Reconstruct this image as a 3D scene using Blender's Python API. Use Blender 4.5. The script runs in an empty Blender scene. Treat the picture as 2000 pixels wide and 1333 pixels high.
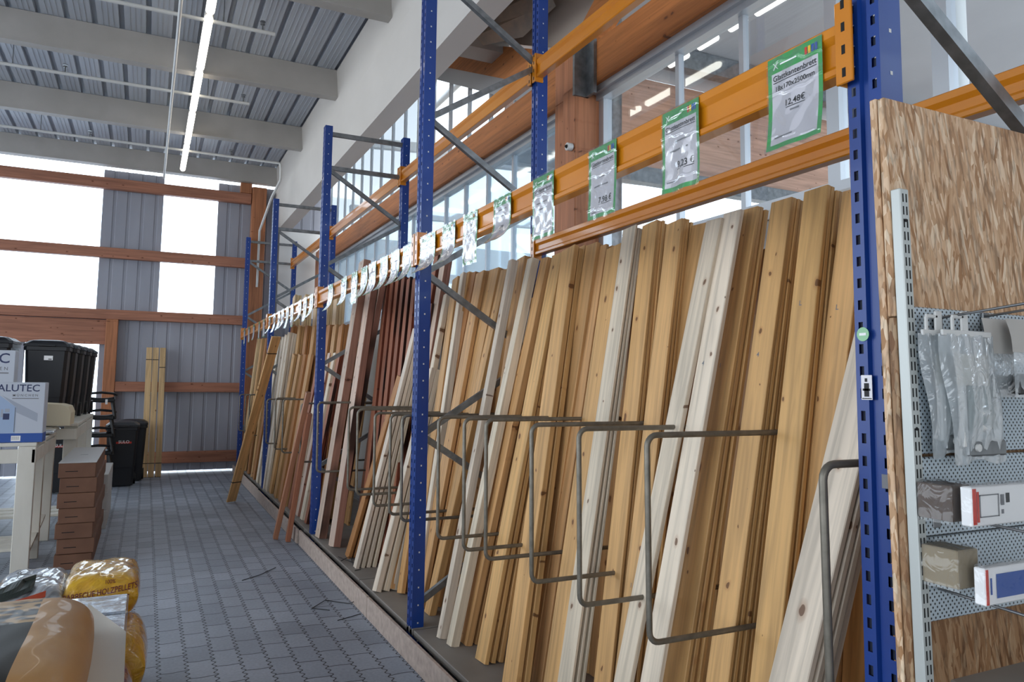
import bpy, math, random
from mathutils import Vector, Matrix
random.seed(7)
scene = bpy.context.scene
COL = scene.collection
R = math.radians

# ---------------------------------------------------------------- camera
def set_camera():
    yaw, pitch, roll = 0.451655844, 0.0901637768, 0.012202896
    cy, sy, cp, sp = math.cos(yaw), math.sin(yaw), math.cos(pitch), math.sin(pitch)
    f = Vector((sy*cp, cy*cp, sp)); r = Vector((cy, -sy, 0)); u = r.cross(f)
    c, s = math.cos(roll), math.sin(roll)
    rr = c*r + s*u; uu = -s*r + c*u
    cam = bpy.data.cameras.new('camera')
    cam.sensor_width = 36; cam.sensor_fit = 'HORIZONTAL'
    cam.lens = 1463.92/2000*36
    cam.shift_y = -47.84/2000
    cam.clip_start = 0.05; cam.clip_end = 200
    o = bpy.data.objects.new('camera', cam)
    m = Matrix(((rr.x, uu.x, -f.x, 0), (rr.y, uu.y, -f.y, 0), (rr.z, uu.z, -f.z, 1.55), (0, 0, 0, 1)))
    o.matrix_world = m
    COL.objects.link(o); scene.camera = o
set_camera()

# ---------------------------------------------------------------- world, light, exposure
world = bpy.data.worlds.new('overcast_sky'); scene.world = world; world.use_nodes = True
bg = world.node_tree.nodes['Background']
bg.inputs[0].default_value = (0.84, 0.92, 1.0, 1); bg.inputs[1].default_value = 3.95
vs = scene.view_settings
vs.view_transform = 'Standard'; vs.look = 'None'; vs.exposure = 0.0; vs.gamma = 1.0; vs.use_curve_mapping = False
scene.cycles.use_denoising = True
scene.cycles.max_bounces = 10; scene.cycles.diffuse_bounces = 5; scene.cycles.transparent_max_bounces = 24
scene.cycles.sample_clamp_indirect = 8
def portal(name, loc, rot, sx, sy):
    # sampling portal for the sky light entering through an opening (gives off no light itself)
    l = bpy.data.lights.new(name, 'AREA'); l.shape = 'RECTANGLE'; l.size = sx; l.size_y = sy
    l.cycles.is_portal = True
    o = bpy.data.objects.new(name, l); o.location = loc; o.rotation_euler = rot; COL.objects.link(o)
portal('portal_open_side', (-6.1, 4.8, 2.7), (0, R(-90), 0), 4.4, 17.5)
portal('portal_added_opening', (-1.9, -3.1, 1.9), (R(90), 0, 0), 4.2, 2.6)  # unseen opening, added to light the surfaces turned towards the viewer
portal('portal_gable_windows', (-2.5, 14.25, 3.9), (R(-90), 0, 0), 7.2, 2.6)
portal('portal_roof_glazing', (7.0, 10.6, 6.5), (0, 0, 0), 8, 6.4)

# ---------------------------------------------------------------- helpers
def lin(h):
    h = h.lstrip('#'); o = []
    for i in (0, 2, 4):
        c = int(h[i:i+2], 16)/255
        o.append(c/12.92 if c <= .04045 else ((c+.055)/1.055)**2.4)
    return (o[0], o[1], o[2], 1)

class MB:
    def __init__(s): s.v = []; s.f = []; s.m = []; s.sm = []
    def add(s, vs, fs, mi=0, sm=False):
        b = len(s.v); s.v += [tuple(p) for p in vs]
        for f in fs: s.f.append([b+i for i in f]); s.m.append(mi); s.sm.append(sm)
        return s
    def box(s, x0, x1, y0, y1, z0, z1, mi=0):
        v = [(x0,y0,z0),(x1,y0,z0),(x1,y1,z0),(x0,y1,z0),(x0,y0,z1),(x1,y0,z1),(x1,y1,z1),(x0,y1,z1)]
        return s.add(v, [(0,3,2,1),(4,5,6,7),(0,1,5,4),(1,2,6,5),(2,3,7,6),(3,0,4,7)], mi)
    def bbox(s, x0, x1, y0, y1, z0, z1, b=.004, mi=0):
        # box with chamfered edges
        X=(x0,x1);Y=(y0,y1);Z=(z0,z1); vs=[]; idx={}
        for i in (0,1):
            for j in (0,1):
                for k in (0,1):
                    sx=b if i==0 else -b; sy=b if j==0 else -b; sz=b if k==0 else -b
                    for a in range(3):
                        p=[X[i]+(0 if a==0 else sx), Y[j]+(0 if a==1 else sy), Z[k]+(0 if a==2 else sz)]
                        idx[(i,j,k,a)]=len(vs); vs.append(p)
        fs=[]
        for i in (0,1):
            q=[idx[(i,0,0,0)],idx[(i,1,0,0)],idx[(i,1,1,0)],idx[(i,0,1,0)]]; fs.append(q if i else q[::-1])
        for j in (0,1):
            q=[idx[(0,j,0,1)],idx[(0,j,1,1)],idx[(1,j,1,1)],idx[(1,j,0,1)]]; fs.append(q if j else q[::-1])
        for k in (0,1):
            q=[idx[(0,0,k,2)],idx[(1,0,k,2)],idx[(1,1,k,2)],idx[(0,1,k,2)]]; fs.append(q if k else q[::-1])
        for j in (0,1):
            for k in (0,1): fs.append([idx[(0,j,k,1)],idx[(1,j,k,1)],idx[(1,j,k,2)],idx[(0,j,k,2)]])
        for i in (0,1):
            for k in (0,1): fs.append([idx[(i,0,k,0)],idx[(i,1,k,0)],idx[(i,1,k,2)],idx[(i,0,k,2)]])
        for i in (0,1):
            for j in (0,1): fs.append([idx[(i,j,0,0)],idx[(i,j,1,0)],idx[(i,j,1,1)],idx[(i,j,0,1)]])
        for i in (0,1):
            for j in (0,1):
                for k in (0,1): fs.append([idx[(i,j,k,0)],idx[(i,j,k,1)],idx[(i,j,k,2)]])
        return s.add(vs, fs, mi)
    def prism(s, poly, axis, a, b, mi=0, sm=False):
        # poly of 2d points in the two other axes, extruded along axis from a to b
        n=len(poly)
        def P(p,t):
            return (t,p[0],p[1]) if axis=='x' else ((p[0],t,p[1]) if axis=='y' else (p[0],p[1],t))
        v=[P(p,a) for p in poly]+[P(p,b) for p in poly]
        f=[(i,(i+1)%n,n+(i+1)%n,n+i) for i in range(n)]
        s.add(v, f, mi, sm)
        return s.add(v, [tuple(range(n))[::-1], tuple(range(n,2*n))], mi)
    def bar(s, p, q, w, h, mi=0, up=(0,0,1)):
        p=Vector(p); q=Vector(q); d=(q-p).normalized(); u=Vector(up)
        a=d.cross(u)
        if a.length<1e-4: a=d.cross(Vector((1,0,0)))
        a.normalize(); c=a.cross(d)
        v=[e+i*a*w/2+j*c*h/2 for e in (p,q) for i,j in ((-1,-1),(1,-1),(1,1),(-1,1))]
        return s.add(v, [(0,1,2,3),(7,6,5,4),(0,4,5,1),(1,5,6,2),(2,6,7,3),(3,7,4,0)], mi)
    def tube(s, pts, r, n=8, mi=0, closed=False, cap=True):
        pts=[Vector(p) for p in pts]; N=len(pts); rings=[]; prev=None
        for i,p in enumerate(pts):
            if closed: d=(pts[(i+1)%N]-pts[i-1])
            else: d=(pts[min(i+1,N-1)]-pts[max(i-1,0)])
            d.normalize()
            if prev is None:
                a=d.cross(Vector((0,0,1)))
                if a.length<1e-3: a=d.cross(Vector((1,0,0)))
            else: a=prev-d*prev.dot(d)
            a.normalize(); prev=a; c=d.cross(a)
            rr=r[i] if isinstance(r,(list,tuple)) else r
            rings.append([p+rr*(math.cos(2*math.pi*k/n)*a+math.sin(2*math.pi*k/n)*c) for k in range(n)])
        v=[q for g in rings for q in g]; f=[]
        for i in range(N if closed else N-1):
            j=(i+1)%N
            for k in range(n): f.append((i*n+k, i*n+(k+1)%n, j*n+(k+1)%n, j*n+k))
        s.add(v,f,mi,True)
        if cap and not closed:
            s.add(rings[0],[tuple(range(n))],mi); s.add(rings[-1],[tuple(range(n))[::-1]],mi)
        return s
    def grid(s, fn, nu, nv, mi=0, sm=True, mf=None):
        v=[fn(i/nu,j/nv) for j in range(nv+1) for i in range(nu+1)]
        b=len(s.v); s.v+=[tuple(p) for p in v]
        for j in range(nv):
            for i in range(nu):
                q=[j*(nu+1)+i, j*(nu+1)+i+1, (j+1)*(nu+1)+i+1, (j+1)*(nu+1)+i]
                s.f.append([b+t for t in q]); s.m.append(mf((i+.5)/nu,(j+.5)/nv) if mf else mi); s.sm.append(sm)
        return s
    def text(s, string, size, fn, mi=0, align='CENTER'):
        vs, fs = text_mesh(string, size, align)
        return s.add([fn(x,y) for x,y in vs], fs, mi)
    def xf(s, m):
        s.v=[tuple(m@Vector(p)) for p in s.v]; return s
    def build(s, name, mats, parent=None, kind=None, loc=None, local=False):
        if not isinstance(mats,(list,tuple)): mats=[mats]
        v=s.v; off=Vector((0,0,0))
        if parent is not None and not local: off=parent_base(parent)
        if loc is not None: off=Vector(loc)
        if off.length: v=[(p[0]-off.x,p[1]-off.y,p[2]-off.z) for p in v]
        me=bpy.data.meshes.new(name); me.from_pydata(v,[],s.f)
        for m in mats: me.materials.append(m)
        me.polygons.foreach_set('material_index', s.m); me.polygons.foreach_set('use_smooth', s.sm); me.update()
        o=bpy.data.objects.new(name,me); COL.objects.link(o)
        if loc is not None: o.location=off
        if parent is not None: o.parent=parent
        if kind: o['kind']=kind
        return o
def parent_base(o):
    b=Vector((0,0,0))
    while o is not None: b=b+Vector(o.location); o=o.parent
    return b
_tc={}
def text_mesh(string,size,align):
    k=(string,size,align)
    if k not in _tc:
        c=bpy.data.curves.new('lettering_source','FONT'); c.body=string; c.size=size; c.align_x=align; c.resolution_u=3; c.offset=size*.010
        o=bpy.data.objects.new('lettering_source',c); COL.objects.link(o)
        dg=bpy.context.evaluated_depsgraph_get()
        me=bpy.data.meshes.new_from_object(o.evaluated_get(dg))
        _tc[k]=([(p.co.x,p.co.y) for p in me.vertices],[tuple(p.vertices) for p in me.polygons])
        bpy.data.objects.remove(o); bpy.data.curves.remove(c); bpy.data.meshes.remove(me)
    return _tc[k]
def tag(o, label, cat, group=None):
    o['label']=label; o['category']=cat
    if group: o['group']=group
    return o
def thing(name, label, cat, loc, group=None, rz=0):
    o=bpy.data.objects.new(name,None); COL.objects.link(o); o.location=loc; o.empty_display_size=.1
    o.rotation_euler=(0,0,rz)
    return tag(o,label,cat,group)
def copy_tree(o, parent=None):
    c=o.copy(); COL.objects.link(c)
    if parent: c.parent=parent
    for ch in list(o.children): copy_tree(ch,c)
    return c
def struct(mb, name, mats, label, cat):
    o=mb.build(name,mats,kind='structure'); return tag(o,label,cat)

# ---------------------------------------------------------------- materials
def mat(name, col, rough=.6, metal=0., coat=0., spec=.5, emit=None, es=0.):
    m=bpy.data.materials.new(name); m.use_nodes=True
    b=m.node_tree.nodes['Principled BSDF']
    b.inputs['Base Color'].default_value=lin(col) if isinstance(col,str) else col
    b.inputs['Roughness'].default_value=rough; b.inputs['Metallic'].default_value=metal
    b.inputs['Coat Weight'].default_value=coat; b.inputs['Coat Roughness'].default_value=.06
    b.inputs['Specular IOR Level'].default_value=spec
    if emit: b.inputs['Emission Color'].default_value=lin(emit); b.inputs['Emission Strength'].default_value=es
    return m
class NT:
    def __init__(s,m): s.t=m.node_tree; s.b=s.t.nodes['Principled BSDF']
    def n(s,typ,**k):
        o=s.t.nodes.new('ShaderNode'+typ)
        for a,v in k.items():
            if a.startswith('i_'):
                o.inputs[int(a[2:]) if a[2:].isdigit() else a[2:].replace('_',' ')].default_value=v
            else: setattr(o,a,v)
        return o
    def l(s,a,b): s.t.links.new(a,b)
    def math(s,op,a,b=None):
        o=s.n('Math',operation=op)
        for i,x in enumerate((a,b)):
            if x is None: continue
            if isinstance(x,(int,float)): o.inputs[i].default_value=x
            else: s.l(x,o.inputs[i])
        return o.outputs[0]
    def vmath(s,op,a,b):
        o=s.n('VectorMath',operation=op)
        for i,x in enumerate((a,b)):
            if isinstance(x,(tuple,list)): o.inputs[i].default_value=x
            else: s.l(x,o.inputs[i])
        return o.outputs[0]
    def ramp(s,fac,stops):
        o=s.n('ValToRGB'); e=o.color_ramp.elements
        while len(e)<len(stops): e.new(.5)
        for q,(p,c) in zip(e,stops): q.position=p; q.color=lin(c) if isinstance(c,str) else (c,c,c,1)
        s.l(fac,o.inputs[0]); return o.outputs[0]
    def mix(s,fac,a,b,blend='MIX'):
        o=s.n('Mix',data_type='RGBA',blend_type=blend)
        for i,x in ((0,fac),(6,a),(7,b)):
            if isinstance(x,(int,float)): o.inputs[i].default_value=x
            elif isinstance(x,(tuple,list)): o.inputs[i].default_value=x
            elif isinstance(x,str): o.inputs[i].default_value=lin(x)
            else: s.l(x,o.inputs[i])
        return o.outputs[2]
    def col(s,x): s.l(x,s.b.inputs['Base Color'])
    def bump(s,h,strength=.3,dist=.01):
        o=s.n('Bump'); o.inputs['Strength'].default_value=strength; o.inputs['Distance'].default_value=dist
        s.l(h,o.inputs['Height']); s.l(o.outputs[0],s.b.inputs['Normal'])
def obj_vec(N, random_offset=True):
    tc=N.n('TexCoord').outputs['Object']
    if not random_offset: return tc
    r=N.n('ObjectInfo').outputs['Random']
    c=N.n('CombineXYZ'); N.l(N.math('MULTIPLY',r,37.),c.inputs[0]); N.l(N.math('MULTIPLY',r,91.),c.inputs[1]); N.l(N.math('MULTIPLY',r,53.),c.inputs[2])
    return N.vmath('ADD',tc,c.outputs[0])
def noisy(name,col,col2,scale=(6,6,6),rough=.6,metal=0.,bump=.0,coat=0.,detail=4.,dist=.004):
    m=mat(name,col,rough,metal,coat); N=NT(m)
    v=N.vmath('MULTIPLY',obj_vec(N),scale)
    t=N.n('TexNoise'); t.inputs['Scale'].default_value=1; t.inputs['Detail'].default_value=detail; N.l(v,t.inputs['Vector'])
    N.col(N.ramp(t.outputs[0],[(.3,col),(.7,col2)]))
    if bump: N.bump(t.outputs[0],bump,dist)
    return m
def wood(name, axis, stain=False, tint=None, knots=True):
    # grain runs along the given local axis; the base tone is the object's own colour (or tint)
    m=mat(name,'#c0a070',.55,spec=.35); N=NT(m)
    v=obj_vec(N)
    sw={'z':(1,2),'y':(2,1),'x':(2,0)}[axis]
    sc={'z':(1,1,.05),'y':(1,.05,1),'x':(.05,1,1)}[axis]; kn={'z':(0,8,4.6),'y':(8,4.6,8),'x':(4.6,8,8)}[axis]
    n1=N.n('TexNoise'); n1.inputs['Scale'].default_value=38; n1.inputs['Detail'].default_value=5; n1.inputs['Distortion'].default_value=.6
    N.l(N.vmath('MULTIPLY',v,sc),n1.inputs['Vector'])
    n2=N.n('TexNoise'); n2.inputs['Scale'].default_value=9; n2.inputs['Detail'].default_value=2
    N.l(N.vmath('MULTIPLY',v,sc),n2.inputs['Vector'])
    base=lin(tint) if tint else None
    if base is None: base=N.n('ObjectInfo').outputs['Color']
    a=N.ramp(n1.outputs[0],[(.34,.74),(.62,1.06)])
    b=N.ramp(n2.outputs[0],[(.3,.86),(.7,1.08)])
    c=N.mix(1.,base,a,'MULTIPLY'); c=N.mix(1.,c,b,'MULTIPLY')
    if knots:
        vo=N.n('TexVoronoi',voronoi_dimensions='2D'); vo.inputs['Scale'].default_value=1.0
        nd=N.n('TexNoise'); nd.inputs['Scale'].default_value=14; N.l(v,nd.inputs['Vector'])
        s3=N.n('SeparateXYZ'); N.l(v,s3.inputs[0]); c3=N.n('CombineXYZ'); N.l(N.math('MULTIPLY',s3.outputs[sw[0]],9.),c3.inputs[0]); N.l(N.math('MULTIPLY',s3.outputs[sw[1]],5.6),c3.inputs[1]); vv=c3.outputs[0]
        N.l(N.vmath('ADD',vv,N.vmath('MULTIPLY',nd.outputs['Color'],(.25,.25,.25))),vo.inputs['Vector'])
        sep=N.n('SeparateColor'); N.l(vo.outputs['Color'],sep.inputs[0])
        lim=N.math('MULTIPLY',N.math('SUBTRACT',sep.outputs[0],.45),.15)
        k=N.math('LESS_THAN',vo.outputs['Distance'],lim)
        soft=N.ramp(N.math('DIVIDE',vo.outputs['Distance'],N.math('MAXIMUM',lim,.001)),[(.5,1.),(2.6,0.)])
        soft=N.ramp(N.math('SUBTRACT',N.math('MULTIPLY',lim,2.2),vo.outputs['Distance']),[(0.,0.),(.12,1.)])
        c=N.mix(N.math('MULTIPLY',soft,.5),c,N.mix(1.,c,'#b07a45','MULTIPLY'))
        c=N.mix(N.math('MULTIPLY',k,.78),c,'#5a3820')
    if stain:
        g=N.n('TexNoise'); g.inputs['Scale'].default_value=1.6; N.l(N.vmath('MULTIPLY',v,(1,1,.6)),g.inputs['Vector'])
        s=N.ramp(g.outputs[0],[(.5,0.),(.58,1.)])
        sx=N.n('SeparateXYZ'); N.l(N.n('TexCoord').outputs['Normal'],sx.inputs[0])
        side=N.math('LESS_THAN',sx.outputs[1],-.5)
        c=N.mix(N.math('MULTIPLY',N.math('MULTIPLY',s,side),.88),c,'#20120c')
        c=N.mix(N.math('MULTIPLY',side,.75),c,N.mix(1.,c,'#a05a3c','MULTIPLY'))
    N.col(c); N.bump(n1.outputs[0],.12,.002)
    return m
def osb(name, dark=1.):
    m=mat(name,'#b58a5c',.55,spec=.4); N=NT(m); tc=N.n('TexCoord').outputs['Object']
    lay=[]
    for i,(ang,seed) in enumerate(((R(84),0),(R(97),5.3),(R(78),11.7),(R(104),23.1))):
        mp=N.n('Mapping'); mp.inputs['Rotation'].default_value=(0,ang,0); mp.inputs['Location'].default_value=(seed,seed*.7,seed*1.3)
        N.l(tc,mp.inputs[0]); v=N.vmath('MULTIPLY',mp.outputs[0],(17,105,112))
        nz=N.n('TexNoise'); nz.inputs['Scale'].default_value=30; N.l(tc,nz.inputs['Vector'])
        v=N.vmath('ADD',v,N.vmath('MULTIPLY',nz.outputs['Color'],(.5,.5,.5)))
        vo=N.n('TexVoronoi'); vo.inputs['Scale'].default_value=1; N.l(v,vo.inputs['Vector'])
        s=N.n('SeparateColor'); N.l(vo.outputs['Color'],s.inputs[0]); lay.append((s.outputs[0],s.outputs[1],vo.outputs['Distance']))
    c=N.ramp(lay[0][0],[(0.,'#ab8058'),(.45,'#c8a17b'),(.75,'#d6b492'),(1.,'#e6cdae')])
    for r,g,d in lay[1:]:
        cc=N.ramp(r,[(0.,'#a0744c'),(.5,'#caa47f'),(.8,'#d8b796'),(1.,'#ead2b4')])
        c=N.mix(N.math('GREATER_THAN',g,.62),c,cc)
    e=N.ramp(lay[1][2],[(.0,1.),(.55,.97),(.8,.62)])
    c=N.mix(1.,c,e,'MULTIPLY')
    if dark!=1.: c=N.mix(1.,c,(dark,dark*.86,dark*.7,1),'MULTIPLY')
    N.col(c); N.bump(lay[2][0],.15,.002); return m
def film(name, col, col2, rough=.25, metal=0.):
    # crinkled plastic wrap over something
    m=mat(name,col,rough,metal,1.); N=NT(m); v=obj_vec(N)
    t=N.n('TexNoise'); t.inputs['Scale'].default_value=9; t.inputs['Detail'].default_value=6; t.inputs['Distortion'].default_value=1.5; N.l(v,t.inputs['Vector'])
    N.col(N.ramp(t.outputs[0],[(.35,col),(.65,col2)])); N.bump(t.outputs[0],.7,.03)
    return m
def clear(name, tint=(1,1,1,1), gloss=.12, rough=.02, haze=0., hazecol='#dfe4e8', bump=0., fres=.5):
    m=bpy.data.materials.new(name); m.use_nodes=True; t=m.node_tree; t.nodes.clear()
    out=t.nodes.new('ShaderNodeOutputMaterial'); tr=t.nodes.new('ShaderNodeBsdfTransparent'); gl=t.nodes.new('ShaderNodeBsdfGlossy')
    tr.inputs[0].default_value=tint; gl.inputs['Roughness'].default_value=rough
    lw=t.nodes.new('ShaderNodeLayerWeight'); lw.inputs[0].default_value=.25
    mm=t.nodes.new('ShaderNodeMath'); mm.operation='MULTIPLY_ADD'; mm.inputs[1].default_value=fres; mm.inputs[2].default_value=gloss
    t.links.new(lw.outputs['Fresnel'],mm.inputs[0])
    mx=t.nodes.new('ShaderNodeMixShader'); t.links.new(mm.outputs[0],mx.inputs[0]); t.links.new(tr.outputs[0],mx.inputs[1]); t.links.new(gl.outputs[0],mx.inputs[2])
    last=mx.outputs[0]
    if haze:
        df=t.nodes.new('ShaderNodeBsdfDiffuse'); df.inputs[0].default_value=lin(hazecol)
        m2=t.nodes.new('ShaderNodeMixShader'); m2.inputs[0].default_value=haze
        t.links.new(last,m2.inputs[1]); t.links.new(df.outputs[0],m2.inputs[2]); last=m2.outputs[0]
    if bump:
        nz=t.nodes.new('ShaderNodeTexNoise'); nz.inputs['Scale'].default_value=18; nz.inputs['Distortion'].default_value=2.
        tc=t.nodes.new('ShaderNodeTexCoord'); t.links.new(tc.outputs['Object'],nz.inputs['Vector'])
        bp=t.nodes.new('ShaderNodeBump'); bp.inputs['Strength'].default_value=bump; bp.inputs['Distance'].default_value=.02
        t.links.new(nz.outputs[0],bp.inputs['Height']); t.links.new(bp.outputs[0],gl.inputs['Normal'])
    t.links.new(last,out.inputs[0]); return m

def pavers():
    m=mat('block_paving','#6d7480',.5,spec=.45); N=NT(m)
    tc=N.n('TexCoord').outputs['Object']; s=N.n('SeparateXYZ'); N.l(tc,s.inputs[0])
    def tri(x,per,amp):
        return N.math('MULTIPLY',N.math('SINE',N.math('MULTIPLY',x,2*math.pi/per)),amp)
    xx=N.math('ADD',s.outputs[0],tri(s.outputs[1],.062,.0095))
    yy=N.math('ADD',s.outputs[1],tri(s.outputs[0],.15,.004))
    c=N.n('CombineXYZ'); N.l(yy,c.inputs[0]); N.l(xx,c.inputs[1])
    b=N.n('TexBrick'); b.offset=.5; b.inputs['Scale'].default_value=1
    b.inputs['Brick Width'].default_value=.25; b.inputs['Row Height'].default_value=.138
    b.inputs['Mortar Size'].default_value=.0048; b.inputs['Mortar Smooth'].default_value=.25; b.inputs['Bias'].default_value=0
    b.inputs['Color1'].default_value=lin('#8f97a4'); b.inputs['Color2'].default_value=lin('#a3abb8'); b.inputs['Mortar'].default_value=lin('#34373c')
    N.l(c.outputs[0],b.inputs['Vector'])
    n=N.n('TexNoise'); n.inputs['Scale'].default_value=1.3; n.inputs['Detail'].default_value=6; N.l(tc,n.inputs['Vector'])
    n2=N.n('TexNoise'); n2.inputs['Scale'].default_value=60; n2.inputs['Detail'].default_value=4; N.l(tc,n2.inputs['Vector'])
    col=N.mix(1.,b.outputs[0],N.ramp(n.outputs[0],[(.3,.78),(.7,1.1)]),'MULTIPLY')
    col=N.mix(1.,col,N.ramp(n2.outputs[0],[(.3,.88),(.7,1.08)]),'MULTIPLY')
    N.col(col); N.bump(N.math('ADD',N.math('MULTIPLY',b.outputs[1],-1.),N.math('MULTIPLY',n2.outputs[0],.15)),.5,.006)
    return m
M={}
M['paver']=pavers()
M['deck']=noisy('galvanised_deck','#a9aeb6','#bdc2c9',(1.5,.4,1),.5,.0)
M['purlin']=noisy('purlin_paint','#a9a49d','#b4afa9',(3,3,3),.6)
M['concrete']=noisy('painted_concrete','#c9c3bc','#d2ccc5',(2,1,2),.75,bump=.1)
M['sheet']=noisy('grey_wall_sheet','#8f919b','#a0a2ac',(2,2,.6),.45)
M['glulam_x']=wood('glulam_beam','x',tint='#a8725a'); M['pinewall']=wood('pale_glulam','x',tint='#c79d86'); M['glulam_z']=wood('glulam_post','z',tint='#b0734f'); M['glulam_y']=wood('glulam_long_beam','y',tint='#b4703c')
M['glass']=clear('window_glass',(.93,.97,1,1),.005,fres=.22)
M['hazy']=clear('dusty_glass',(.80,.90,.97,1),.06,.04,.10,'#cfdbe6')
M['alu']=mat('aluminium_frame','#b9bcc0',.35,.6)
M['white']=noisy('white_wall_paint','#d9d9d6','#e4e4e2',(2,2,2),.7)
M['cream']=mat('cream_panel','#b5a698',.7)
M['blue']=noisy('blue_rack_paint','#07317a','#093d8c',(4,4,1),.42,coat=.15)
M['inside']=mat('dark_rack_inside','#0a1730',.6)
M['orange']=noisy('orange_rack_paint','#c4740a','#d28212',(6,2,6),.3,coat=.5)
M['hole']=mat('dark_slot','#0b0b0c',.8)
M['steel']=noisy('galvanised_brace','#6f7274','#8d9092',(20,20,20),.4,.7)
M['hoop']=noisy('dull_galvanised_rod','#6d685e','#837d72',(30,30,30),.45,.5)
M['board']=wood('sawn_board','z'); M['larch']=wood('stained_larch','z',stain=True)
M['ply']=noisy('dirty_plywood','#7a746e','#8d8780',(3,3,3),.6)
M['chip']=noisy('raw_chipboard_edge','#a5948a','#c0aea2',(25,25,25),.8)
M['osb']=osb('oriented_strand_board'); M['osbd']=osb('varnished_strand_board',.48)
M['zinc']=noisy('zinc_pegboard','#b4c0c8','#c3ced6',(3,3,3),.38,.45)
M['railw']=mat('white_slotted_rail','#b9bdba',.4,.3)
M['paper']=mat('sign_paper','#c9c6cc',.35,coat=1.)
M['green']=mat('sign_green','#3f9a52',.3,coat=1.)
M['ink']=mat('black_print','#151515',.6); M['grayink']=mat('grey_print','#77787c',.6)
M['red']=mat('red_print','#c8321e',.5); M['bluep']=mat('blue_print','#1f4fa0',.5); M['whitep']=mat('white_print','#f0f0f0',.5); M['yellowp']=mat('yellow_print','#e6b81c',.5)
M['sleeve']=clear('clear_sleeve',(1,1,1,1),.01,.10,fres=.30)
M['lamp']=mat('lit_tube','#ffffff',.5,emit='#fff6e4',es=5.5)
M['whitemetal']=mat('white_metal','#cfcfcc',.45)
M['bin']=mat('black_bin_plastic','#15161c',.42); M['blackp']=mat('black_plastic','#101114',.4)
M['wpaint']=noisy('white_painted_wood','#cfcabe','#dedacf',(6,6,2),.55)
M['carton']=noisy('brown_cardboard','#6b4a38','#7d5945',(5,5,5),.75)
M['cartontop']=mat('grey_carton_lid','#c0bfbd',.5)
M['creamcard']=mat('cream_card','#d6c9ab',.7)
M['foil']=film('silver_foil','#b9c2cc','#dfe6ee',.22,.8)
M['kraft']=noisy('kraft_paper','#b3854f','#c4965c',(4,4,4),.5,coat=.12,bump=.2,dist=.01)
M['offwhite']=mat('offwhite_paper','#cfc9bd',.6)
M['yfilm']=film('yellow_bag_film','#d29a12','#e6b41e'); M['sfilm']=film('silver_bag_film','#6f7478','#d6dce2',.2,.3)
M['kfilm']=film('kraft_bag_film','#8d6a48','#b88e62'); M['ybulge']=M['yfilm']
M['cable']=mat('black_cable_tie','#0c0c0d',.5)
M['bagfilm']=clear('polythene_bag',(.93,.95,.96,1),.10,.12,.34,'#c9d0d3',bump=.5)
M['frost']=clear('frosted_pane',(.85,.92,.97,1),.05,.1,.5,'#b9c8d4')
M['hallgrey']=noisy('hall_ceiling_paint','#a0a1a5','#abacb0',(1,1,1),.7)
M['insul']=noisy('torn_insulation','#a9a39a','#c9b9a6',(9,9,9),.9,bump=.3)
M['hook']=mat('zinc_hook','#7b7d7f',.35,.8)
# ---------------------------------------------------------------- setting
def S_(name, mats, label, cat, fn):
    mb=MB(); fn(mb); return struct(mb,name,mats,label,cat)
S_('floor',M['paver'],'grey block-paved hall floor with wavy joints','floor',lambda b:b.box(-14,15,-4,26,-.12,0))

# roof deck: trapezoidal sheet, narrow dark grooves running along the aisle
def deck(b):
    prof=[]; x=-8.0; p=.262
    while x<2.9:
        prof+=[(x,5.40),(x+.205,5.40),(x+.212,5.455),(x+.255,5.455)]; x+=p
    n=len(prof)
    v=[(q[0],-3.2,q[1]) for q in prof]+[(q[0],14.2,q[1]) for q in prof]
    b.add(v,[(i,i+1,n+i+1,n+i) for i in range(n-1)])
    for k in range(0,n,4):           # shallow stiffening beads in each pan
        for dx in (.05,.10,.15):
            x0=prof[k][0]+dx
            b.bar((x0,-3.2,5.398),(x0,14.2,5.398),.008,.006)
    b.box(-8,2.95,-3.2,14.2,5.47,5.5)
S_('ceiling',M['deck'],'grey corrugated steel roof deck over the aisle','ceiling',deck)
def purlin(b,y,z0=5.05,z1=5.395,w=.11):
    b.box(-8,1.95,y,y+w,z0+.02,z1); b.box(-8,1.95,y-.012,y+w+.012,z0,z0+.022)
PN=['over the camera','nearest visible one, cut by the top of the picture','second from the end wall counting past the wall beam','first before the end wall beam']
tn=[0]
def trim(mats,label,cat,fn):
    tn[0]+=1; return S_('trim_%d'%tn[0],mats,label,cat,fn)
for y,l in ((6.75,'pale roof purlin at the top centre, meeting the concrete beam'),(9.03,'pale roof purlin crossing the upper left, nearest full-length one'),(11.36,'pale roof purlin midway between the nearest one and end wall')):
    trim(M['purlin'],l,'purlin',lambda b:purlin(b,y))
trim(M['purlin'],'pale edge beam along the top of the end wall','beam',lambda b:purlin(b,13.8,5.08,5.395,.15))
trim(M['concrete'],'big white concrete beam running along the aisle under the roof','beam',
     lambda b:b.prism([(1.93,5.395),(1.965,4.87),(1.94,4.85),(2.02,4.30),(2.22,4.28),(2.30,5.395)],'y',-3.2,14.0))

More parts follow.
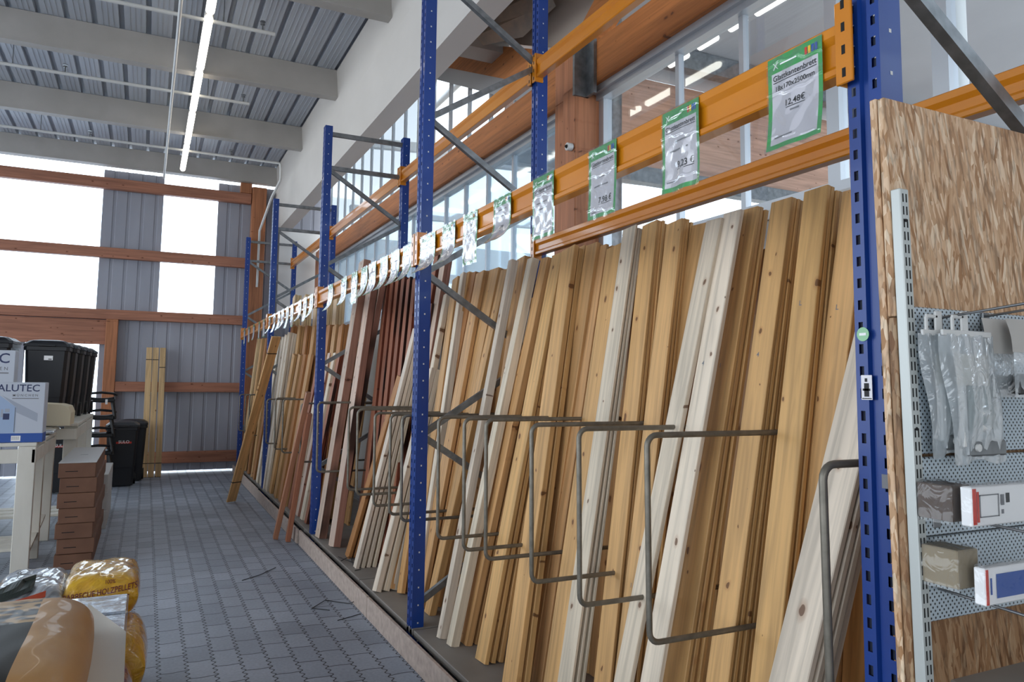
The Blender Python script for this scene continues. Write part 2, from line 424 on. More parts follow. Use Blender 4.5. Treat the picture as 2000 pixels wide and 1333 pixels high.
# end wall of corrugated sheet with two tall openings and a doorway
def corr(b,x0,x1,z0,z1,y=14.02):
    prof=[]; x=x0; p=.21
    while x<x1-.001:
        prof+=[(x,y),(min(x+.150,x1),y),(min(x+.162,x1),y+.014),(min(x+.198,x1),y+.014)]; x+=p
    prof.append((x1,y)); n=len(prof)
    v=[(q[0],q[1],z0) for q in prof]+[(q[0],q[1],z1) for q in prof]
    b.add(v,[(i,i+1,n+i+1,n+i) for i in range(n-1)])
def endwall(b):
    corr(b,-8,-1.75,.03,2.62); corr(b,-.72,3.0,.03,2.62); corr(b,-1.75,-.72,2.12,2.62)
    corr(b,-.80,.115,2.62,5.045); corr(b,.99,3.0,2.62,5.045)
S_('wall_back',M['sheet'],'grey corrugated end wall','wall',endwall)
S_('window_1',M['glass'],'wide bright opening in the end wall behind the bins','window',lambda b:b.box(-8,-.80,14.07,14.075,2.62,5.1))
S_('window_2',M['glass'],'narrow bright opening in the end wall above the standing battens','window',lambda b:b.box(.115,.99,14.07,14.075,2.62,5.1))
S_('door_1',M['glass'],'bright glazed doorway behind the black bins','door',lambda b:b.box(-1.75,-.72,14.07,14.075,.02,2.12))
G=M['glulam_x']
for z0,z1,x0,x1,l in ((4.70,4.88,-8,1.53,'topmost timber rail across the end wall openings'),(3.545,3.715,-8,1.53,'timber rail across the middle of the end wall openings'),
                   (2.53,2.69,-8,1.53,'timber rail along the foot of the end wall openings'),(1.352,1.516,-.457,1.53,'short timber rail behind the standing battens'),
                   (.17,.355,-.457,1.53,'low timber rail near the floor of the end wall')):
    trim(G,l,'timber rail',lambda b:b.bbox(x0,x1,13.86,13.98,z0,z1,.006))
trim(G,'shadowed timber header over the end wall doorway','timber rail',lambda b:b.box(-8,-.64,13.92,14.0,2.12,2.52))
trim(M['glulam_z'],'timber post between the doorway and the standing battens','timber post',lambda b:b.bbox(-.635,-.457,13.85,13.99,0,2.53,.006))
trim(M['glulam_z'],'tall timber corner post of the end wall behind the farthest rack','timber post',lambda b:b.bbox(1.54,1.78,13.80,13.99,0,5.0,.006))
trim(M['glulam_z'],'short timber block on top of the uppermost end wall rail','timber block',lambda b:b.bbox(1.34,1.53,13.86,13.98,4.885,5.07,.004))
trim(M['white'],'white panel in the corner below the concrete beam','panel',lambda b:b.box(2.05,2.84,13.93,13.98,2.7,4.3))
# unseen near wall behind the camera, its opening added for light, and the far long side with its open bays
S_('wall_near',M['cream'],'unseen wall behind the viewer, its opening added for light','wall',lambda b:(b.box(-8,-4,-3.4,-3.2,0,6.5),b.box(.2,2.9,-3.4,-3.2,0,6.5),b.box(-4,.2,-3.4,-3.2,3.2,6.5),b.box(-4,.2,-3.4,-3.2,0,.6)))
def leftwall(b):
    b.box(-6.3,-6.2,-3.2,14.1,0,.6); b.box(-6.3,-6.2,-3.2,14.1,4.9,5.5)
    for y in (-3.1,1.2,5.5,9.8,13.9): b.box(-6.35,-6.15,y,y+.2,0,5.5)
S_('wall_left',M['white'],'open-sided long wall of the hall','wall',leftwall)

# glazed wall behind the rack
XW=2.85
def rwall(b):
    b.box(XW-.03,XW+.06,-3.2,14.0,0,2.42)
    b.box(XW-.05,XW+.08,-3.2,14.0,2.40,2.45)
S_('wall_right',M['white'],'pale wall below the glazing behind the rack','wall',rwall)
def win(b,y0,y1,z0,z1,mull,dbl=()):
    # frame first (material 0), then pane (1)
    b.box(XW-.035,XW+.035,y0,y1,z1-.06,z1); b.box(XW-.035,XW+.035,y0,y1,z0,z0+.05)
    b.box(XW-.035,XW+.035,y0,y0+.06,z0,z1); b.box(XW-.035,XW+.035,y1-.06,y1,z0,z1)
    for y in mull: b.box(XW-.02,XW+.02,y-.017,y+.017,z0,z1)
    for y in dbl: b.box(XW-.03,XW+.03,y-.035,y+.035,z0,z1)
    b.box(XW-.004,XW+.004,y0,y1,z0,z1,1)
S_('window_3',[M['alu'],M['glass']],'long aluminium window above the nearest boards','window',lambda b:win(b,-3,4.42,2.45,3.64,(3.56,3.01,.6,0,-1),(2.41,1.88)))
S_('window_4',[M['alu'],M['hazy']],'long bluish window behind the second and third rack bays','window',lambda b:win(b,4.84,13.5,2.45,3.64,[5.3+.56*i for i in range(14)]))
trim(M['glulam_y'],'orange-brown laminated beam between the upper and lower glazing','beam',lambda b:b.bbox(2.72,2.84,-3.2,13.8,3.66,3.96,.006))
trim(M['alu'],'aluminium rail under the laminated beam','rail',lambda b:(b.box(2.76,2.83,-3.2,13.8,3.615,3.66),b.box(2.79,2.83,-3.2,13.8,3.575,3.615)))
def column(b):
    b.bbox(2.70,2.90,4.62,4.86,0,3.66,.006); b.bbox(2.62,2.86,4.42,4.60,0,3.66,.006); b.bbox(2.70,2.90,4.50,4.86,3.66,3.98,.006)
trim(M['glulam_z'],'doubled timber column behind the second blue frame','timber post',column)
trim(M['steel'],'steel shoe holding the laminated beam to the timber column','bracket',lambda b:(b.box(2.60,2.72,4.40,4.425,3.58,3.97),b.box(2.695,2.72,4.30,4.42,3.58,3.97)))
trim(M['glulam_z'],'timber post of the glazed wall in the far corner','timber post',lambda b:b.bbox(2.66,2.88,13.4,13.7,0,3.9,.006))
RG=M['glulam_y']
trim(RG,'sloping timber rafter above the upper window, left of the column','rafter',lambda b:b.prism([(4.55,3.80),(4.85,3.80),(9.6,5.98),(9.6,6.3),(7.04,5.10),(4.75,4.06),(4.55,4.06)],'x',2.74,2.9))
trim(RG,'sloping timber rafter above the nearest window, right of the column','rafter',lambda b:b.prism([(4.60,3.97),(4.75,4.06),(1.2,6.2),(1.2,5.8)],'x',2.74,2.9))
trim(M['alu'],'pale metal strip under the left rafter','strip',lambda b:b.prism([(5.05,3.97),(5.6,3.97),(9.6,5.82),(9.6,5.98)],'x',2.8,2.88))
def upwin(b):
    b.add([(XW,5.4,3.98),(XW,8.55,3.98),(XW,8.55,5.4)],[(0,1,2)],1); b.add([(XW,8.55,3.98),(XW,13.6,3.98),(XW,13.6,5.6),(XW,9.0,5.6),(XW,8.55,5.4)],[(0,1,2,3,4)],2)
    y=5.85
    while y<13.5:
        t=min(5.6,3.98+(y-5.4)*.452); b.box(XW-.018,XW+.018,y-.016,y+.016,3.96,t); y+=.54
S_('window_5',[M['alu'],M['glass'],M['frost']],'high bright window under the left rafter','window',upwin)
def upwin2(b):
    b.add([(XW,4.3,3.98),(XW,.9,3.98),(XW,.9,5.8)],[(0,1,2)],1)
    for y in (3.7,3.1,2.5,1.9): b.box(XW-.03,XW+.03,y-.022,y+.022,3.96,3.98+(4.3-y)*.53)
S_('window_6',[M['alu'],M['glass']],'high window under the right rafter','window',upwin2)
trim(M['cream'],'beige gable panel above the rafters','panel',lambda b:b.prism([(4.7,4.08),(9.6,6.32),(9.6,7.0),(1.0,7.0),(1.0,6.34)],'x',2.86,2.9))
trim(M['purlin'],'dark cross beam under the roof above the rafter','beam',lambda b:(b.box(2.25,2.80,5.9,6.15,4.52,4.72),b.box(2.25,2.8,5.2,5.4,4.75,4.9)))
trim(M['insul'],'torn pale insulation board hanging under the roof','insulation',lambda b:b.add([(2.25,6.5,4.62),(2.68,5.35,4.62),(2.78,5.0,4.55),(2.72,5.05,4.72),(2.30,6.6,4.78),(2.74,5.5,4.50)],[(0,1,4),(1,3,4),(1,2,3),(0,5,1),(5,2,1)]))

# the lit hall behind the glazing
S_('floor_hall',M['cream'],'floor of the neighbouring hall','floor',lambda b:b.box(3.0,14.9,-3.2,14,0,.02))
S_('ceiling_hall',M['hallgrey'],'white ceiling of the neighbouring hall','ceiling',lambda b:b.box(2.92,15,-3.2,7.2,5.25,5.35))
trim(M['pinewall'],'broad timber fascia inside the neighbouring hall','fascia',lambda b:b.box(3.3,15,6.95,7.05,4.02,5.12))
trim(M['steel'],'grey steel girder under the neighbouring hall ceiling','girder',lambda b:(b.box(3.2,15,6.3,6.45,5.02,5.24),b.box(3.2,15,6.8,6.94,3.84,4.02)))
S_('wall_far',M['white'],'white far wall of the neighbouring hall','wall',lambda b:(b.box(3.0,15,13.9,14.0,0,4.3),b.box(14.9,15,-3.2,14,2.4,6.5)))
def truss(b):
    for y in (9.0,12.6):
        b.bar((3.0,y,4.5),(15,y,4.9),.12,.16); b.bar((3.0,y,5.7),(15,y,6.4),.12,.16)
        for i in range(4):
            x=3.4+2.8*i; b.bar((x,y,4.5+.033*(x-3)),(x+1.4,y,5.75+.05*(x-3)),.07,.07)
    b.tube([(3.6,7.4,5.6),(3.6,10.2,5.6),(3.6,10.3,5.5),(3.6,10.3,3.2)],.05,8)
trim(M['whitemetal'],'white lattice trusses under the neighbouring glazed roof','truss',truss)

# ---------------------------------------------------------------- services under the roof
for i,(y0,y1,l) in enumerate(((11.75,13.22,'fluorescent tube fitting nearest the end wall'),(10.24,11.71,'fluorescent tube fitting second from the end wall'),(8.80,10.2,'fluorescent tube fitting third from the end wall, midway along the strip'),
                (7.40,8.77,'fluorescent tube fitting second from the top of the picture'),(5.95,7.36,'fluorescent tube fitting cut by the top edge of the picture'))):
    t=thing('ceiling_light',l,'ceiling light',(.365,(y0+y1)/2,5.0),'tube fittings in a row under the roof')
    MB().bbox(.325,.405,y0,y1,5.01,5.06,.008).build('housing',M['whitemetal'],t)
    d=MB(); d.tube([(.365,y0+.04,4.992),(.365,y0+.07,4.992),(.365,y1-.07,4.992),(.365,y1-.04,4.992)],[.02,.04,.04,.02],12); d.build('tube',M['lamp'],t)
    MB().tube([(.365,y0+.25,5.06),(.365,y0+.25,5.41)],.006,5).tube([(.365,y1-.25,5.06),(.365,y1-.25,5.41)],.006,5).build('hanger',M['steel'],t)
def pipe_things():
    for y,x1,heads,l in ((7.50,.98,(.86,),'white sprinkler pipe at the top, crossing the tube lights nearest the viewer'),(9.60,.98,(.91,-1.0),'white sprinkler pipe crossing the middle of the tube lights'),
                   (12.05,1.72,(1.0,-.9),'white sprinkler pipe nearest the end wall, bent down at the corner')):
        t=thing('sprinkler_pipe',l,'pipe',(0,y,5.0),'sprinkler pipes under the roof')
        b=MB(); pts=[(-6,y,4.99),(0,y,4.99),(x1,y,4.99)]
        if x1>1.5: pts+=[(x1+.02,y,4.97),(x1+.03,y,4.9),(x1+.03,y,4.72),(x1-.05,y+.3,4.5),(x1-.05,13.7,4.2),(x1-.05,13.75,3.2)]
        b.tube(pts,.02,8); b.build('pipe',M['whitemetal'],t)
        for hx in heads:
            MB().tube([(hx,y,5.01),(hx,y,5.06)],.008,6).tube([(hx,y,5.06),(hx,y,5.075)],.022,8).tube([(hx,y,5.09),(hx,y,5.096)],.028,8).build('sprinkler_head',M['steel'],t)
        h=MB()
        for hx in (-3.5,-1.5,.5): h.tube([(hx,y,5.01),(hx,y,5.41)],.005,5)
        h.build('hanger',M['steel'],t)
pipe_things()
tag(MB().tube([(.11,1,4.96),(.11,8,4.96),(.10,13.78,4.96)],.017,8).build('conduit',M['whitemetal']),'thin white conduit running along the aisle beside the tube lights','conduit')
for y0,y1,l in ((3.9,5.0,'hall tube light nearest the viewer, seen through the nearest window'),(5.15,5.35,'short hall tube light second in the row behind the glass'),(5.55,5.8,'short hall tube light third in the row behind the glass'),(6.0,6.28,'hall tube light farthest back in the row behind the glass')):
    t=thing('hall_light',l,'ceiling light',(4.9,(y0+y1)/2,5.0),'tube lights seen through the window')
    MB().box(4.86,4.94,y0,y1,5.03,5.07).build('housing',M['whitemetal'],t); MB().tube([(4.9,y0,5.0),(4.9,y1,5.0)],.04,8).build('tube',M['lamp'],t)
    MB().tube([(4.9,(y0+y1)/2,5.07),(4.9,(y0+y1)/2,5.25)],.006,5).build('hanger',M['steel'],t)
tag(MB().tube([(4.0,6.1,0.02),(4.0,6.1,5.25)],.13,18).build('duct_pipe',M['steel']),'round grey duct behind the glass beside the timber column','pipe')
tag(MB().tube([(3.35,2.16,0.02),(3.35,2.16,5.25)],.055,18).build('duct_pipe',M['whitemetal']),'round white pipe behind the glass right of the nearest blue post','pipe')
t=thing('security_camera','small white dome camera fixed to the timber column','camera',(2.62,4.46,3.2))
MB().tube([(2.615,4.46,3.22),(2.575,4.46,3.22)],.028,12).build('housing',M['whitemetal'],t); MB().tube([(2.574,4.46,3.22),(2.562,4.46,3.22)],[.014,.008],10).build('lens',M['hole'],t)
# ---------------------------------------------------------------- the long blue and orange rack
XF,XB=1.45,2.24; PW=.088; PD=.072
def post_mesh(b,x,yc,z0,z1,face=-1):
    # perforated upright: front face with two slot columns and a centre groove, two drilled flanks, open back
    y0,y1=yc-PW/2,yc+PW/2; xb=x-face*PD if face<0 else x-PD
    xb=x+PD if face<0 else x-PD
    g=.010*(1 if face<0 else -1)
    def col(ya,yb,xa,holes):
        if not holes: b.add([(xa,ya,z0),(xa,yb,z0),(xa,yb,z1),(xa,ya,z1)],[(0,1,2,3)]); return
        w=(yb-ya); m0,m1=ya+w*.32,yb-w*.32
        b.add([(xa,ya,z0),(xa,m0,z0),(xa,m0,z1),(xa,ya,z1)],[(0,1,2,3)]); b.add([(xa,m1,z0),(xa,yb,z0),(xa,yb,z1),(xa,m1,z1)],[(0,1,2,3)])
        z=z0
        while z<z1:
            zt=min(z+.028,z1); b.add([(xa,m0,z),(xa,m1,z),(xa,m1,zt),(xa,m0,zt)],[(0,1,2,3)])
            if z+.05<z1:       # recessed slot: dark back a little way in
                d=.006 if face<0 else -.006
                b.add([(xa+d,m0,zt),(xa+d,m1,zt),(xa+d,m1,z+.05),(xa+d,m0,z+.05)],[(0,1,2,3)],1)
            z+=.05
    c0,c1=yc-.008,yc+.008
    col(y0,c0-.004,x,True); col(c1+.004,y1,x,True); col(c0,c1,x+g,False)
    b.add([(x,c0-.004,z0),(x+g,c0,z0),(x+g,c0,z1),(x,c0-.004,z1)],[(0,1,2,3)]); b.add([(x,c1+.004,z0),(x+g,c1,z0),(x+g,c1,z1),(x,c1+.004,z1)],[(0,1,2,3)])
    for y,s in ((y0,1),(y1,-1)):
        b.add([(x,y,z0),(xb,y,z0),(xb,y,z1),(x,y,z1)],[(0,1,2,3)])
        z=z0+.06; xm=(x+xb)/2
        while z<z1-.05:          # white squares painted for light showing through drilled bolt holes
            b.add([(xm-.004,y-s*.0006,z),(xm+.004,y-s*.0006,z),(xm+.004,y-s*.0006,z+.009),(xm-.004,y-s*.0006,z+.009)],[(0,1,2,3)],2); z+=.10
        b.add([(xb,y,z0),(xb,y+s*.018,z0),(xb,y+s*.018,z1),(xb,y,z1)],[(0,1,2,3)])
    b.add([(x,y0,z1),(x,y1,z1),(xb,y1,z1),(xb,y0,z1)],[(0,1,2,3)])
FR=[(1.15,4.7,[2.6,1.64,.68],'nearest blue rack frame with a green sticker, beside the strand board panel'),
    (4.31,4.7,[4.17,3.19,2.22,1.24,.26],'second blue rack frame, rising out of the picture between light and red boards'),
    (7.25,4.05,None,'third blue rack frame, with two leaning red battens at its foot'),
    (10.55,4.05,None,'fourth blue rack frame, behind the plank that leans from the paving'),
    (13.66,4.05,None,'farthest blue rack frame, against the end wall')]
for yc,h,nodes,l in FR:
    t=thing('rack_frame',l,'rack frame',(1.85,yc,0),'upright frames of the rack')
    b=MB(); post_mesh(b,XF,yc,.0,h,-1); b.build('front_post',[M['blue'],M['inside'],M['whitemetal']],t)
    b=MB(); post_mesh(b,XB,yc,.0,h,-1); b.build('back_post',[M['blue'],M['inside'],M['whitemetal']],t)
    for x in (XF,XB): MB().box(x-.02,x+PD+.02,yc-.07,yc+.07,0,.012).build('foot_plate',M['blue'],t)
    xa,xb=XF+.045,XB+.025
    dn=nodes or [3.63,2.67,1.71,.75]
    if nodes is None:
        for z in (3.98,3.64): MB().bar((xa,yc,z),(xb,yc,z),.035,.04).build('horizontal_brace',M['steel'],t)
    pts=[]
    for z in dn: pts+=[(xa,z),(xb,z-.49)]
    if nodes: pts=[(xb,dn[0]+.51)]+pts if dn[0]<4 else pts
    pts=[p for p in pts if p[1]>.2]
    for p,q in zip(pts,pts[1:]): MB().bar((p[0],yc,p[1]),(q[0],yc,q[1]),.032,.036).build('diagonal_brace',M['steel'],t)
def beam(y0,y1,x,z0,z1,label,group,wide=.045):
    t=thing('rack_beam',label,'rack beam',(x,(y0+y1)/2,z0),group)
    h=z1-z0
    prof=[(x,z0),(x-.004,z0+.004),(x-.004,z0+.018),(x+.008,z0+.030),(x+.008,z1-.042),(x-.004,z1-.026),(x-.004,z1-.004),(x,z1),(x+wide,z1),(x+wide,z0)]
    MB().prism(prof,'y',y0+.012,y1-.012).build('beam',M['orange'],t)
    for y,s in ((y0,1),(y1,-1)):
        b=MB(); b.bbox(x-.012,x-.004,y-s*.035 if s>0 else y-.012,y+.012 if s>0 else y+.035,z0-.03,z1+.045,.002)
        b.box(x-.008,x+.05,y+s*.004-.003,y+s*.004+.003,z0-.03,z1+.045)
        yy=y-s*.012
        for k in range(4):
            z=z0-.015+k*(h+.05)/3.2
            b.box(x-.0125,x-.0118,yy-.005,yy+.005,z,z+.022,1)
        b.build('end_connector',[M['orange'],M['hole']],t)
for (a,c),l in zip(((1.15,4.31),(4.31,7.25),(7.25,10.55),(10.55,13.66)),('front orange beam of the nearest bay, carrying the readable price signs','front beam of the second bay, above the reddish boards','front beam of the third bay, between the third and fourth frames','front beam of the last bay, next to the end wall')):
    beam(a+.044,c-.044,1.436,2.287,2.413,l,'front beams of the rack')
for (a,c),l in zip(((1.15,4.31),(4.31,7.25),(7.25,10.55),(10.55,13.66)),('high rear orange beam of the nearest bay, top centre','high rear beam in front of the laminated beam, second bay','high rear beam in front of the laminated beam, third bay','high rear beam with an ochre face in the far corner')):
    beam(a+.044,c-.044,2.225,3.58,3.70,l,'high rear beams of the rack')
beam(1.194,4.266,2.225,2.385,2.485,'low rear orange beam just above the tops of the nearest boards','low rear beams of the rack')
beam(-1.9,1.106,2.225,2.385,2.485,'low rear orange beam continuing behind the strand board panel','low rear beams of the rack')

# shelf base: loose boards on the floor and a chipboard kick strip along the aisle
for y0,y1,l in ((-.4,4.23,'dark plywood base board under the nearest boards'),(4.25,5.44,'grey plywood base board at the foot of the second blue post'),(5.46,7.52,'grey plywood base board with black cable ties on it'),(7.54,10.5,'base board under the third bay'),(10.52,13.6,'base board under the last bay')):
    MBB=MB().bbox(1.45,2.36,y0,y1,.10,.138,.003); 
    o=MBB.build('base_board',M['ply'],loc=(1.9,(y0+y1)/2,.10)); tag(o,l,'board','base boards of the rack')
b=MB()
for y in (-.3,.6,1.9,2.9,3.9,4.6,5.2,5.9,6.7,7.7,8.6,9.6,10.7,11.7,12.7,13.4): b.box(1.47,2.34,y-.05,y+.05,0,.10)
tag(b.build('base_bearer',M['ply']),'dark wooden bearers lying under the base boards of the rack','bearers')['kind']='stuff'
for y0,y1,x,l in ((-.6,5.0,1.385,'pale chipboard kick strip below the nearest boards'),(5.01,7.46,1.385,'chipboard kick strip running up to the third blue post'),(7.52,10.46,1.375,'lighter chipboard kick strip beyond the third blue post'),(10.5,13.6,1.385,'farthest chipboard kick strip, by the end wall')):
    o=MB().bbox(x,x+.02,y0,y1,0,.136,.002).build('kick_strip',M['chip'],loc=(x,(y0+y1)/2,0)); tag(o,l,'kick strip','kick strips along the rack')

# U-shaped dividers
ORD=['first','second','third','fourth','fifth','sixth','seventh','eighth','ninth','tenth','eleventh','twelfth','thirteenth','fourteenth','fifteenth','sixteenth','seventeenth','eighteenth','nineteenth','twentieth']
HO=[(1.25,1.375,.83),(1.92,1.398,.775),(2.327,1.394,.779),(2.693,1.389,.772),(3.14,1.388,.767),(3.40,1.381,.755),(3.755,1.372,.743),(4.38,1.354,.73),(4.62,1.35,.73),(4.98,1.345,.73),(5.44,1.354,.74),(5.70,1.36,.742),
    (6.85,1.366,.75),(7.65,1.335,.76),(8.75,1.35,.755),(9.3,1.35,.75),(10.0,1.322,.762),(11.8,1.35,.745),(12.30,1.338,.74),(13.1,1.327,.736)]
def hoop(y,zt,zb,i):
    xf=1.40; xr=2.17; r=.035; pts=[(xr,y,zt)]
    for k in range(6):
        a=R(90)*k/5; pts.append((xf+r-r*math.sin(a),y,zt-r+r*math.cos(a)))
    for k in range(6):
        a=R(90)*k/5; pts.append((xf+.006+r-r*math.cos(a),y,zb+r-r*math.sin(a)))
    pts.append((xr,y,zb))
    o=MB().tube(pts,.0095,8).build('divider_hoop',M['hoop'],loc=(xr,y,zt))
    return o
for i,(y,zt,zb) in enumerate(HO):
    o=hoop(y,zt,zb,i)
    wh=('the nearest one, half behind the nearest blue post' if i==0 else
        ORD[i]+' from the viewer, '+('among the light boards of the nearest bay' if y<4.3 else 'in front of the reddish second bay' if y<7.2 else 'in the third bay' if y<10.5 else 'in the last bay by the end wall'))
    tag(o,'grey bent-rod divider hoop, '+wh,'divider hoop','divider hoops between the boards')

# ---------------------------------------------------------------- boards leaning in the rack
TONE={'yellow':('#d6a86e','light yellow spruce'),'pale':('#dfd0bb','light-whitened planed spruce'),'tan':('#c89a66','tan spruce'),'brown':('#ab7646','brown-toned'),'larch':('#a0654a','reddish-brown larch'),'larchd':('#8c553d','dark red larch'),'larchp':('#d5bcab','thick reddish larch'),'sand':('#dcbb8e','sand-coloured')}  # pale: whiter wood, with window light partly put into the colour
BOARDS=[
('A',1.694,1.440,1.520,1.920,1.913,0.124,0.020,4,'pale'),
('A',1.809,1.720,1.789,2.130,2.226,0.102,0.020,2,'yellow'),
('A',1.846,1.640,1.929,2.100,2.255,0.106,0.018,4,'yellow'),
('A',2.048,1.640,2.087,2.100,2.249,0.101,0.015,5,'yellow'),
('A',2.295,1.660,2.293,2.120,2.258,0.116,0.018,3,'yellow'),
('A',2.279,1.540,2.282,2.040,2.238,0.098,0.020,1,'pale'),
('A',2.412,1.520,2.363,2.020,2.221,0.091,0.022,1,'pale'),
('A',2.686,1.740,2.626,2.160,2.265,0.103,0.018,1,'tan'),
('A',2.553,1.660,2.750,2.120,2.296,0.110,0.015,4,'yellow'),
('A',2.682,1.660,2.937,2.120,2.324,0.113,0.015,4,'yellow'),
('A',2.873,1.600,3.058,2.090,2.323,0.108,0.013,3,'pale'),
('A',2.983,1.600,3.236,2.110,2.258,0.131,0.022,3,'yellow'),
('A',3.291,1.720,3.382,2.140,2.290,0.095,0.020,3,'tan'),
('A',3.397,1.720,3.459,2.120,2.309,0.114,0.024,2,'tan'),
('A',3.381,1.680,3.552,2.130,2.316,0.065,0.024,1,'yellow'),
('A',3.321,1.580,3.630,2.070,2.309,0.135,0.030,2,'yellow'),
('A',3.687,1.600,3.803,2.100,2.305,0.121,0.024,3,'yellow'),
('A',3.950,1.620,3.943,2.100,2.305,0.090,0.040,2,'tan'),
('A',3.945,1.540,4.041,2.060,2.315,0.068,0.050,1,'pale'),
('A',4.058,1.700,4.366,2.150,2.371,0.111,0.030,2,'tan'),
('A',4.072,1.530,4.289,2.050,2.341,0.053,0.050,1,'pale'),
('A',4.537,1.620,4.511,2.100,2.308,0.096,0.045,1,'tan'),
('A',4.746,1.680,4.763,2.130,2.347,0.154,0.030,2,'tan'),
('A',4.734,1.620,4.929,2.100,2.344,0.137,0.030,2,'tan'),
('A',5.000,1.670,5.107,2.130,2.369,0.097,0.030,1,'brown'),
('A',5.051,1.660,5.193,2.120,2.380,0.090,0.030,1,'tan'),
('A',4.705,1.600,5.211,2.090,2.376,0.061,0.050,1,'pale'),
('A',4.923,1.640,5.419,2.110,2.364,0.107,0.045,1,'tan'),
('A',5.371,1.660,5.642,2.120,2.263,0.069,0.040,1,'pale'),
('A',5.584,1.690,5.878,2.140,2.301,0.110,0.040,2,'brown'),
('B',5.688,1.760,5.789,2.150,2.604,0.119,0.030,2,'larchp'),
('B',5.891,1.760,5.963,2.150,2.631,0.100,0.030,2,'larch'),
('B',5.616,1.680,6.315,2.080,2.471,0.085,0.030,2,'larch'),
('B',5.780,1.680,6.439,2.068,2.485,0.088,0.030,2,'larch'),
('B',5.928,1.680,6.569,2.056,2.500,0.091,0.030,2,'larchd'),
('B',6.083,1.680,6.704,2.044,2.515,0.095,0.030,2,'larch'),
('B',6.231,1.680,6.829,2.032,2.530,0.099,0.030,2,'larchd'),
('B',6.401,1.680,6.976,2.020,2.547,0.103,0.030,2,'larch'),
('B',6.888,1.560,6.983,1.960,2.593,0.123,0.055,1,'larchp'),
('B',6.697,1.500,7.103,1.900,2.679,0.184,0.060,1,'larchp'),
('B',7.129,1.470,7.269,1.840,2.738,0.177,0.070,1,'larchp'),
('B',5.834,1.500,5.858,1.940,1.995,0.078,0.028,4,'pale'),
('B',6.228,1.530,6.000,1.860,1.606,0.110,0.030,2,'brown'),
('B',5.144,1.460,5.435,1.930,1.663,0.080,0.040,3,'pale'),
('B',5.180,1.560,5.445,1.800,1.124,0.118,0.032,3,'tan'),
('B',5.033,1.600,5.202,1.770,0.978,0.089,0.030,2,'tan'),
('C',10.455,1.660,11.031,1.840,2.767,0.170,0.030,3,'sand'),
('C',9.701,1.660,10.313,1.855,2.697,0.170,0.030,3,'sand'),
('C',8.981,1.660,9.618,1.870,2.628,0.170,0.030,3,'sand'),
('C',8.355,1.660,9.011,1.885,2.568,0.170,0.030,3,'sand'),
('C',7.948,1.660,8.635,1.900,2.532,0.170,0.030,3,'sand'),
('C',7.789,1.600,8.065,1.840,2.154,0.170,0.025,3,'brown'),
('C',8.076,1.600,8.273,1.820,2.167,0.170,0.025,3,'tan'),
('C',8.384,1.600,8.496,1.800,2.180,0.170,0.025,3,'brown'),
('C',8.772,1.600,8.792,1.780,2.198,0.170,0.025,3,'brown'),
('C',9.194,1.600,9.112,1.760,2.218,0.170,0.025,3,'tan'),
('C',9.657,1.600,9.461,1.740,2.240,0.170,0.025,3,'brown'),
('C',10.164,1.600,9.843,1.720,2.264,0.170,0.025,3,'tan'),
('C',10.725,1.600,10.263,1.700,2.290,0.170,0.025,3,'brown'),
('C',7.825,1.500,7.895,1.800,1.855,0.115,0.030,3,'larch'),
('C',8.062,1.500,8.092,1.790,1.861,0.121,0.030,3,'pale'),
('C',8.313,1.500,8.301,1.780,1.867,0.127,0.030,3,'larchp'),
('C',8.580,1.500,8.521,1.770,1.874,0.134,0.030,3,'pale'),
('C',8.804,1.500,8.696,1.760,1.880,0.140,0.030,3,'larch'),
('C',9.050,1.480,8.985,1.700,1.869,0.170,0.035,1,'tan'),
('C',9.373,1.480,9.225,1.685,1.876,0.170,0.035,1,'brown'),
('C',9.718,1.480,9.482,1.670,1.883,0.170,0.035,1,'tan'),
('C',10.127,1.480,9.794,1.655,1.892,0.170,0.035,1,'tan'),
('C',10.313,1.460,10.117,1.640,2.190,0.157,0.030,3,'pale'),
('C',10.587,1.460,10.293,1.630,2.166,0.163,0.030,3,'pale'),
('C',10.875,1.460,10.475,1.620,2.140,0.169,0.030,3,'pale'),
('C',11.226,1.460,10.711,1.610,2.116,0.170,0.030,3,'pale'),
('C',11.597,1.460,10.960,1.600,2.092,0.170,0.030,3,'brown'),
('D',11.822,1.460,12.047,1.680,2.206,0.170,0.030,3,'tan'),
('D',12.269,1.460,12.408,1.668,2.223,0.170,0.030,3,'brown'),
('D',12.750,1.460,12.796,1.656,2.242,0.170,0.030,3,'tan'),
('D',13.268,1.460,13.213,1.644,2.262,0.170,0.030,3,'sand'),
]
def board_mesh(w,t,L):
    b=MB(); c=min(.0025,t*.15)
    x0,x1,y0,y1=-t/2,t/2,-w/2,w/2
    prof=[(x0+c,y0),(x1-c,y0),(x1,y0+c),(x1,y1-c),(x1-c,y1),(x0+c,y1),(x0,y1-c),(x0,y0+c)]
    return b.prism(prof,'z',0,L)
def lean(name,B,T,w,t,material,tone,yaw=0.):
    # board whose front face runs from B to T; local z along the board, local y across its width
    B=Vector(B); T=Vector(T); d=(T-B); L=d.length; d.normalize()
    y=Vector((0,1,0)); y=(y-d*y.dot(d)).normalized(); x=y.cross(d)
    if yaw: y,x=(y*math.cos(yaw)+x*math.sin(yaw)),(x*math.cos(yaw)-y*math.sin(yaw))
    o=board_mesh(w,t,L).build(name,material)
    B=B+x*t/2
    o.matrix_world=Matrix(((x.x,y.x,d.x,B.x),(x.y,y.y,d.y,B.y),(x.z,y.z,d.z,B.z),(0,0,0,1)))
    c=lin(tone); j=random.uniform(.93,1.06); o.color=(c[0]*j,c[1]*j*random.uniform(.985,1.01),c[2]*j*random.uniform(.95,1.03),1)
    return o
BAYT={'A':'nearest bay','B':'second bay','C':'third bay','D':'last bay'}
LAY=['front','second','third','fourth','hindmost']
